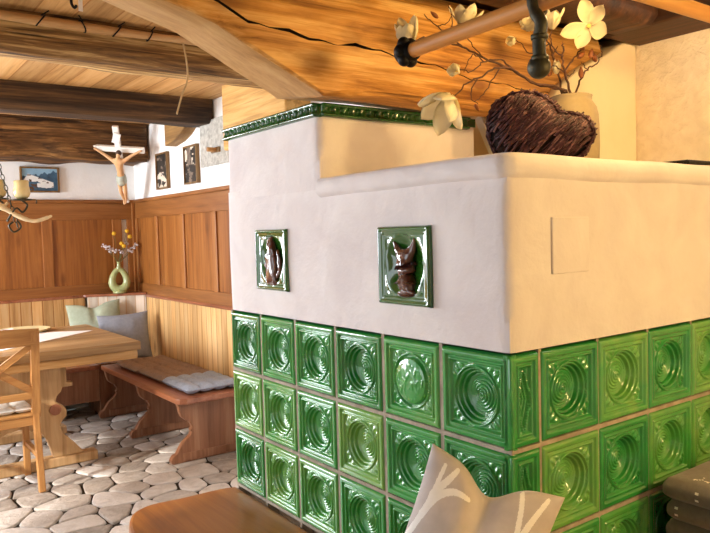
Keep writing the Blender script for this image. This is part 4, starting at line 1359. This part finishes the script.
b = lathe([(.030, -.285), (.038, -.262), (.038, -.235), (.034, -.21), (.030, -.205)], (0, -.036, 0), 18)
obj('loincloth', b, M['loin'], F, True)
q = BM(); bmesh.ops.create_uvsphere(q, u_segments=14, v_segments=10, radius=.021); xform(q, Matrix.Translation((.014, -.050, -.008)) @ Matrix.Diagonal((1, .85, 1.1, 1)))
obj('hair', q, M['hair'], F, True)
cz_ = (Vector((0.7040, 4.7200, 2.3731)) - Vector((0.8975, 5.1000, 1.7844))); k_ = cz_.length / .655; cz_.normalize()
cx_ = Vector((.80, -.60, 0)); cx_ = (cx_ - cz_ * cx_.dot(cz_)).normalized(); cy_ = cz_.cross(cx_)
CR.matrix_world = Matrix.Translation(Vector((0.8975, 5.1000, 1.7844)) + cz_ * .47 * k_) @ Matrix((cx_, cy_, cz_)).transposed().to_4x4() @ Matrix.Scale(k_, 4)

# ------------------------------------------------------------------ pictures on the walls
def on_side(y, z, x=1.052): return Vector((x, y, z))
def narrow_photo(y0, y1, z0, z1, lab, scheme):
    R = thing('wall_photo', lab, 'picture', (1.05, (y0 + y1) / 2, z0), 'narrow framed photos on the nook wall')
    b = BM(); f = .014
    for (a, c, s, e) in ((y0, y1, z0, z0 + f), (y0, y1, z1 - f, z1), (y0, y0 + f, z0 + f, z1 - f), (y1 - f, y1, z0 + f, z1 - f)):
        box(1.035, 1.072, a, c, s, e, .002, bm=b)
    obj('frame', b, M['frame'], R)
    def mf(a, c):
        v = nz(a * 3 + scheme * 7, c * 6, scheme, 1.1) + .35 * nz(a * 9, c * 15, scheme)
        if scheme == 0:
            if c < .45 and v > -.05: return 1
            return 0 if v < .25 else 2
        if c > .5: return 2 if .2 < a < .5 else (1 if v > .1 and a < .75 else 0)
        return 0 if v < .2 else 2
    b = grid_surface(lambda a, c: Vector((1.046, y1 - f - a * (y1 - y0 - 2 * f), z0 + f + c * (z1 - z0 - 2 * f))), 16, 26, None, mf)
    bmesh.ops.recalc_face_normals(b, faces=b.faces)
    obj('photo', b, [M['p_dark'], M['mat_board'], M['p_mid']], R)
narrow_photo(4.505, 4.755, 1.868, 2.165, 'narrow dark framed photo nearer the crucifix', 0)
narrow_photo(3.925, 4.17, 1.870, 2.160, 'narrow dark framed photo nearer the stove, beside the grey plaster patch', 1)
R = thing('mountain_picture', 'framed colour photo of a snowy mountain house on the back wall', 'picture', (.26, 5.34, 1.88), None)
y_ = 5.335; b = BM(); f = .014
px0, px1, pz0, pz1 = .105, .412, 1.875, 2.088
for (a, c, s, e) in ((px0, px1, pz0, pz0 + f), (px0, px1, pz1 - f, pz1), (px0, px0 + f, pz0 + f, pz1 - f), (px1 - f, px1, pz0 + f, pz1 - f)):
    box(a, c, y_, y_ + .036, s, e, .002, bm=b)
obj('frame', b, M['frame'], R)
def mtn(a, c):
    ridge = .60 + .28 * a + .05 * math.sin(a * 23) + .03 * math.sin(a * 51)
    roof = .74 - .55 * max(0, a - .22) if a > .15 else .4 + 2 * a
    if roof - .22 < c < roof and a < .88: return 2 if nz(a * 9, c * 14, 2) > -.32 else 3
    if .40 < c <= roof - .22: return 2 if (int(a * 15) % 3) else 3
    if c > ridge: return 0
    if c < .34 and a > .42: return 2 if c > .12 + .2 * abs(a - .68) and a < .85 else 1
    if c < .3: return 3 if nz(a * 12, c * 12, 5) > 0 else 1
    return 1
b = grid_surface(lambda a, c: Vector((px0 + f + a * (px1 - px0 - 2 * f), y_ + .012, pz0 + f + c * (pz1 - pz0 - 2 * f))), 60, 44, None, mtn)
bmesh.ops.recalc_face_normals(b, faces=b.faces)
for f_ in b.faces:
    if f_.normal.y > 0: f_.normal_flip()
obj('photo', b, [M['p_sky'], M['p_mount'], M['p_snow'], M['p_wood']], R)
# rough grey patch with a wooden peg
b = box(1.045, 1.075, 3.42, 3.87, 1.975, 2.30, .004)
struct('trim_3', b, M['grey_plaster'])
PG = thing('coat_peg', 'short wooden peg in the grey rough plaster patch', 'peg', (1.04, 3.6, 2.10))
obj('peg', tube([(1.06, 3.58, 2.075), (.97, 3.585, 2.075)], .016, 10), M['chair'], PG)
obj('peg_plate', box(1.030, 1.048, 3.53, 3.66, 2.057, 2.093, .003), M['frame'], PG)

# ------------------------------------------------------------------ green ring vase with dried flowers
gx, gy, gz = 0.8458, 5.22, .991
ring = []
b = BM()
H_, w_ = .235, .060
for i in range(41):
    a = -PI / 2 + 2 * PI * i / 40
    sx = w_ * (1 - .22 * math.sin(a)) * math.cos(a)
    ring.append((gx + sx * .95, gy - sx * .30, gz + .033 + (H_ - .06) * .5 + (H_ - .06) * .5 * math.sin(a) * 1.0))
tube(ring, [.030 - .007 * math.sin(-PI / 2 + 2 * PI * i / 40) for i in range(41)], 14, b, caps=False)
lathe([(.058, 0), (.062, .006), (.056, .022), (.03, .03)], (gx, gy, gz), 24, b)
lathe([(.018, .195), (.024, .22), (.017, .24), (.0145, .268), (.019, .276), (.014, .277), (.010, .25)], (gx, gy, gz), 20, b)
o = obj('ring_vase', b, M['green_vase'], None, True)
tag(o, 'glossy green ring shaped vase on the corner cabinet', 'vase')
BQ = thing('dried_bouquet', 'dried bouquet of yellow button flowers and pale blossoms in the green vase', 'bouquet', (gx, gy, gz + .262))
b = BM(); heads = [(0.8160, 5.2200, 1.5154), (0.9311, 5.2200, 1.5347), (0.9556, 5.2200, 1.4855), (0.8777, 5.2200, 1.4259), (0.8922, 5.2000, 1.4034)]
top = Vector((gx, gy, gz + .262))
for h in heads:
    tube(smoothpath([top, top.lerp(Vector(h), .5) + Vector((0, 0, .01)), h], 4), .0018, 5, b)
sprays = [(0.7251, 5.2200, 1.4091), (0.7525, 5.2000, 1.3908), (0.8010, 5.2200, 1.3715), (0.8290, 5.2000, 1.3618), (0.8723, 5.2000, 1.3514), (0.9415, 5.2200, 1.3663), (0.9840, 5.2100, 1.3914), (1.0061, 5.2200, 1.4084), (0.9242, 5.2400, 1.4289), (0.7833, 5.2200, 1.3635), (0.9522, 5.2000, 1.3571)]
for h in sprays: tube(smoothpath([top, top.lerp(Vector(h), .5) + Vector((0, 0, -.004)), h], 4), .0016, 5, b)
obj('stems', b, M['stem'], BQ)
for h in heads:
    q = BM(); bmesh.ops.create_icosphere(q, subdivisions=2, radius=.019); xform(q, Matrix.Translation(h)); obj('yellow_head', q, M['flower_yellow'], BQ, True)
rnd = random.Random(2)
for h in sprays:
    q = BM()
    for k in range(7):
        r = BM(); bmesh.ops.create_icosphere(r, subdivisions=1, radius=rnd.uniform(.007, .012)); xform(r, Matrix.Translation(Vector(h) + Vector((rnd.uniform(-.02, .02), rnd.uniform(-.015, .015), rnd.uniform(-.012, .014))))); merge(q, r)
    obj('pale_blossom', q, M['flower_white'], BQ, True)

# ------------------------------------------------------------------ antler chandelier
yc = 3.95
AC = thing('antler_chandelier', 'antler chandelier with amber glass cups hanging over the table', 'chandelier', (-.42, yc, 1.62))
def P_(px, py): return None
b = tube(smoothpath([(-0.6255, 3.9500, 1.7595), (-0.4358, 3.9500, 1.7609), (-0.2971, 3.9500, 1.6986), (-0.1987, 3.9300, 1.6335), (-0.1108, 3.9000, 1.5994), (-0.0228, 3.8800, 1.6237), (-0.0100, 3.8800, 1.6366)], 6), [.02] * 14 + [.015] * 8 + [.012] * 8 + [.009] * 4 + [.006, .005, .003], 10)
obj('antler', b, M['antler'], AC, True)
b = tube(smoothpath([(-0.6660, 4.1000, 1.7181), (-0.4508, 4.0500, 1.7412), (-0.3182, 4.0000, 1.6881), (-0.2679, 3.9500, 1.7049), (-0.2495, 3.9500, 1.7241)], 6), [.018] * 12 + [.014] * 6 + [.009] * 5 + [.003] * 2, 10)
obj('antler', b, M['antler'], AC, True)
def cup(c, nm):
    c = Vector(c)
    prof = [(.0, 0), (.028, .002), (.044, .014), (.051, .035), (.050, .055), (.044, .085), (.045, .115), (.042, .118), (.041, .085), (.046, .05), (.03, .012), (0, .01)]
    G = obj('glass_cup', lathe(prof, c, 28), M['shade'], AC, True)
    return G
cpos = [(-0.1718, 3.9200, 1.7420), (-0.2892, 4.0500, 1.7548), (-0.5849, 3.8500, 1.7362)]
for c in cpos:
    cup(c, '')
    c = Vector(c)
    obj('drip_pan', lathe([(.01, -.012), (.062, -.008), (.064, -.002), (.02, 0)], c, 24), M['iron'], AC, True)
    tg = Vector((-.26 if c.x > -.25 else -.42, 3.95, 1.60))
    obj('scroll_bracket', tube(smoothpath([c + Vector((0, 0, -.01)), c + Vector((.03, 0, -.04)), c + Vector((.0, 0, -.085)), c + Vector((-.04, 0, -.06)), tg], 6), .006, 8), M['iron'], AC, True)
b = tube(smoothpath([c for c in (Vector(cpos[0]) + Vector((.05, 0, -.005)), Vector(cpos[0]) + Vector((.085, 0, -.006)), Vector(cpos[0]) + Vector((.085, 0, -.03)))], 4), .004, 6)
obj('scroll_end', b, M['iron'], AC, True)
# twisted chain up to the ceiling
a = Vector((-0.1984, 3.9500, 1.5569)); e = Vector((-.42, 3.95, 2.455)); b = BM()
nl = 34
e2 = Vector((-0.2906, 3.9500, 1.9582)); e2 = a + (e2 - a) * 2.2
e2.y = 3.95
for k in range(26):
    p = a.lerp(e2, k / 26); q = a.lerp(e2, (k + 1.15) / 26)
    d = (q - p); L = d.length; d.normalize(); s = d.cross(Vector((0, 1, 0)) if k % 2 else Vector((1, 0, 0))).normalized(); m_ = (p + q) / 2
    tube([m_ + d * (L * .5 * math.cos(t_)) + s * (.010 * math.sin(t_)) for t_ in [2 * PI * i / 10 for i in range(11)]], .0032, 5, b)
obj('chain', b, M['iron'], AC, True)
tube_b = tube([tuple(e2), (e2.x - .02, 3.95, 2.26), (e2.x - .03, 3.945, 2.445)], .006, 8)
obj('hanging_rod', tube_b, M['iron'], AC, True)
q = tube(smoothpath([(-0.2262, 3.9500, 1.5960), (-0.2508, 3.9500, 1.5707), (-0.2233, 3.9500, 1.5317), (-0.1803, 3.9500, 1.5630), (-0.2019, 3.9500, 1.6085)], 5), .006, 8)
obj('scroll_hook', q, M['iron'], AC, True)

# ------------------------------------------------------------------ light
def area(name, loc, direction, sx, sy, power, col):
    l = bpy.data.lights.new(name, 'AREA'); l.shape = 'RECTANGLE'; l.size = sx; l.size_y = sy; l.energy = power; l.color = col
    o = bpy.data.objects.new(name, l); COL.objects.link(o); o.location = loc
    o.rotation_euler = Vector(direction).to_track_quat('-Z', 'Y').to_euler()
    return o
sl_ = bpy.data.lights.new('sun', 'SUN'); sl_.energy = 4.5; sl_.angle = math.radians(3); sl_.color = (1.0, .95, .88)
so_ = bpy.data.objects.new('sun', sl_); COL.objects.link(so_); so_.location = (-5, 1, 4)
so_.rotation_euler = Vector((1, 0.35, -.466)).to_track_quat('-Z', 'Y').to_euler()
def bulb(name, loc, r, power, col):
    l = bpy.data.lights.new(name, 'POINT'); l.shadow_soft_size = r; l.energy = power; l.color = col
    o = bpy.data.objects.new(name, l); COL.objects.link(o); o.location = loc
    return o
DAY = (.85, .92, 1.0); WARM = (1.0, .66, .24)
for (a0, a1, z0, z1), pw in zip(WIN_L, (14, 9, 108)):
    area('daylight', (XL - .02, (a0 + a1) / 2, (z0 + z1) / 2), (1, 0, -.12), a1 - a0, z1 - z0, pw, DAY)
for (a0, a1, z0, z1) in WIN_ADDED:
    area('daylight', ((a0 + a1) / 2, YB + .02, (z0 + z1) / 2), (.1, -1, -.2), a1 - a0, z1 - z0, 100, DAY)  # area light of the added back-wall window
for (a0, a1, z0, z1) in (WIN_F if 0 else []):
    area('daylight', ((a0 + a1) / 2, YF - .02, (z0 + z1) / 2), (0, 1, -.1), a1 - a0, z1 - z0, 0, DAY)
bulb('ceiling_lamp', (.55, -1.55, 1.75), .10, 62, WARM)
bulb('stove_lamp', (.40, -.05, 2.12), .05, 13.5, (1.0, .66, .26))
bulb('wall_lamp', (1.12, -.02, 2.06), .05, 2.6, (1.0, .86, .66))
bulb('nook_fill', (-.9, 3.2, 2.2), .10, 2, (1.0, .82, .6))  # weak fill light added to brighten the nook, no visible source

w = bpy.data.worlds.new('sky'); sc.world = w; w.use_nodes = True
bg = w.node_tree.nodes['Background']
sky = w.node_tree.nodes.new('ShaderNodeTexSky'); sky.sky_type = 'HOSEK_WILKIE'; sky.turbidity = 4; sky.sun_direction = Vector((-.8, .2, .55)).normalized()
w.node_tree.links.new(sky.outputs[0], bg.inputs[0]); bg.inputs[1].default_value = 1.0

vs_ = sc.view_settings
vs_.view_transform = 'Standard'; vs_.look = 'None'; vs_.gamma = 1; vs_.use_curve_mapping = False; vs_.exposure = 0.2
sc.display_settings.display_device = 'sRGB'
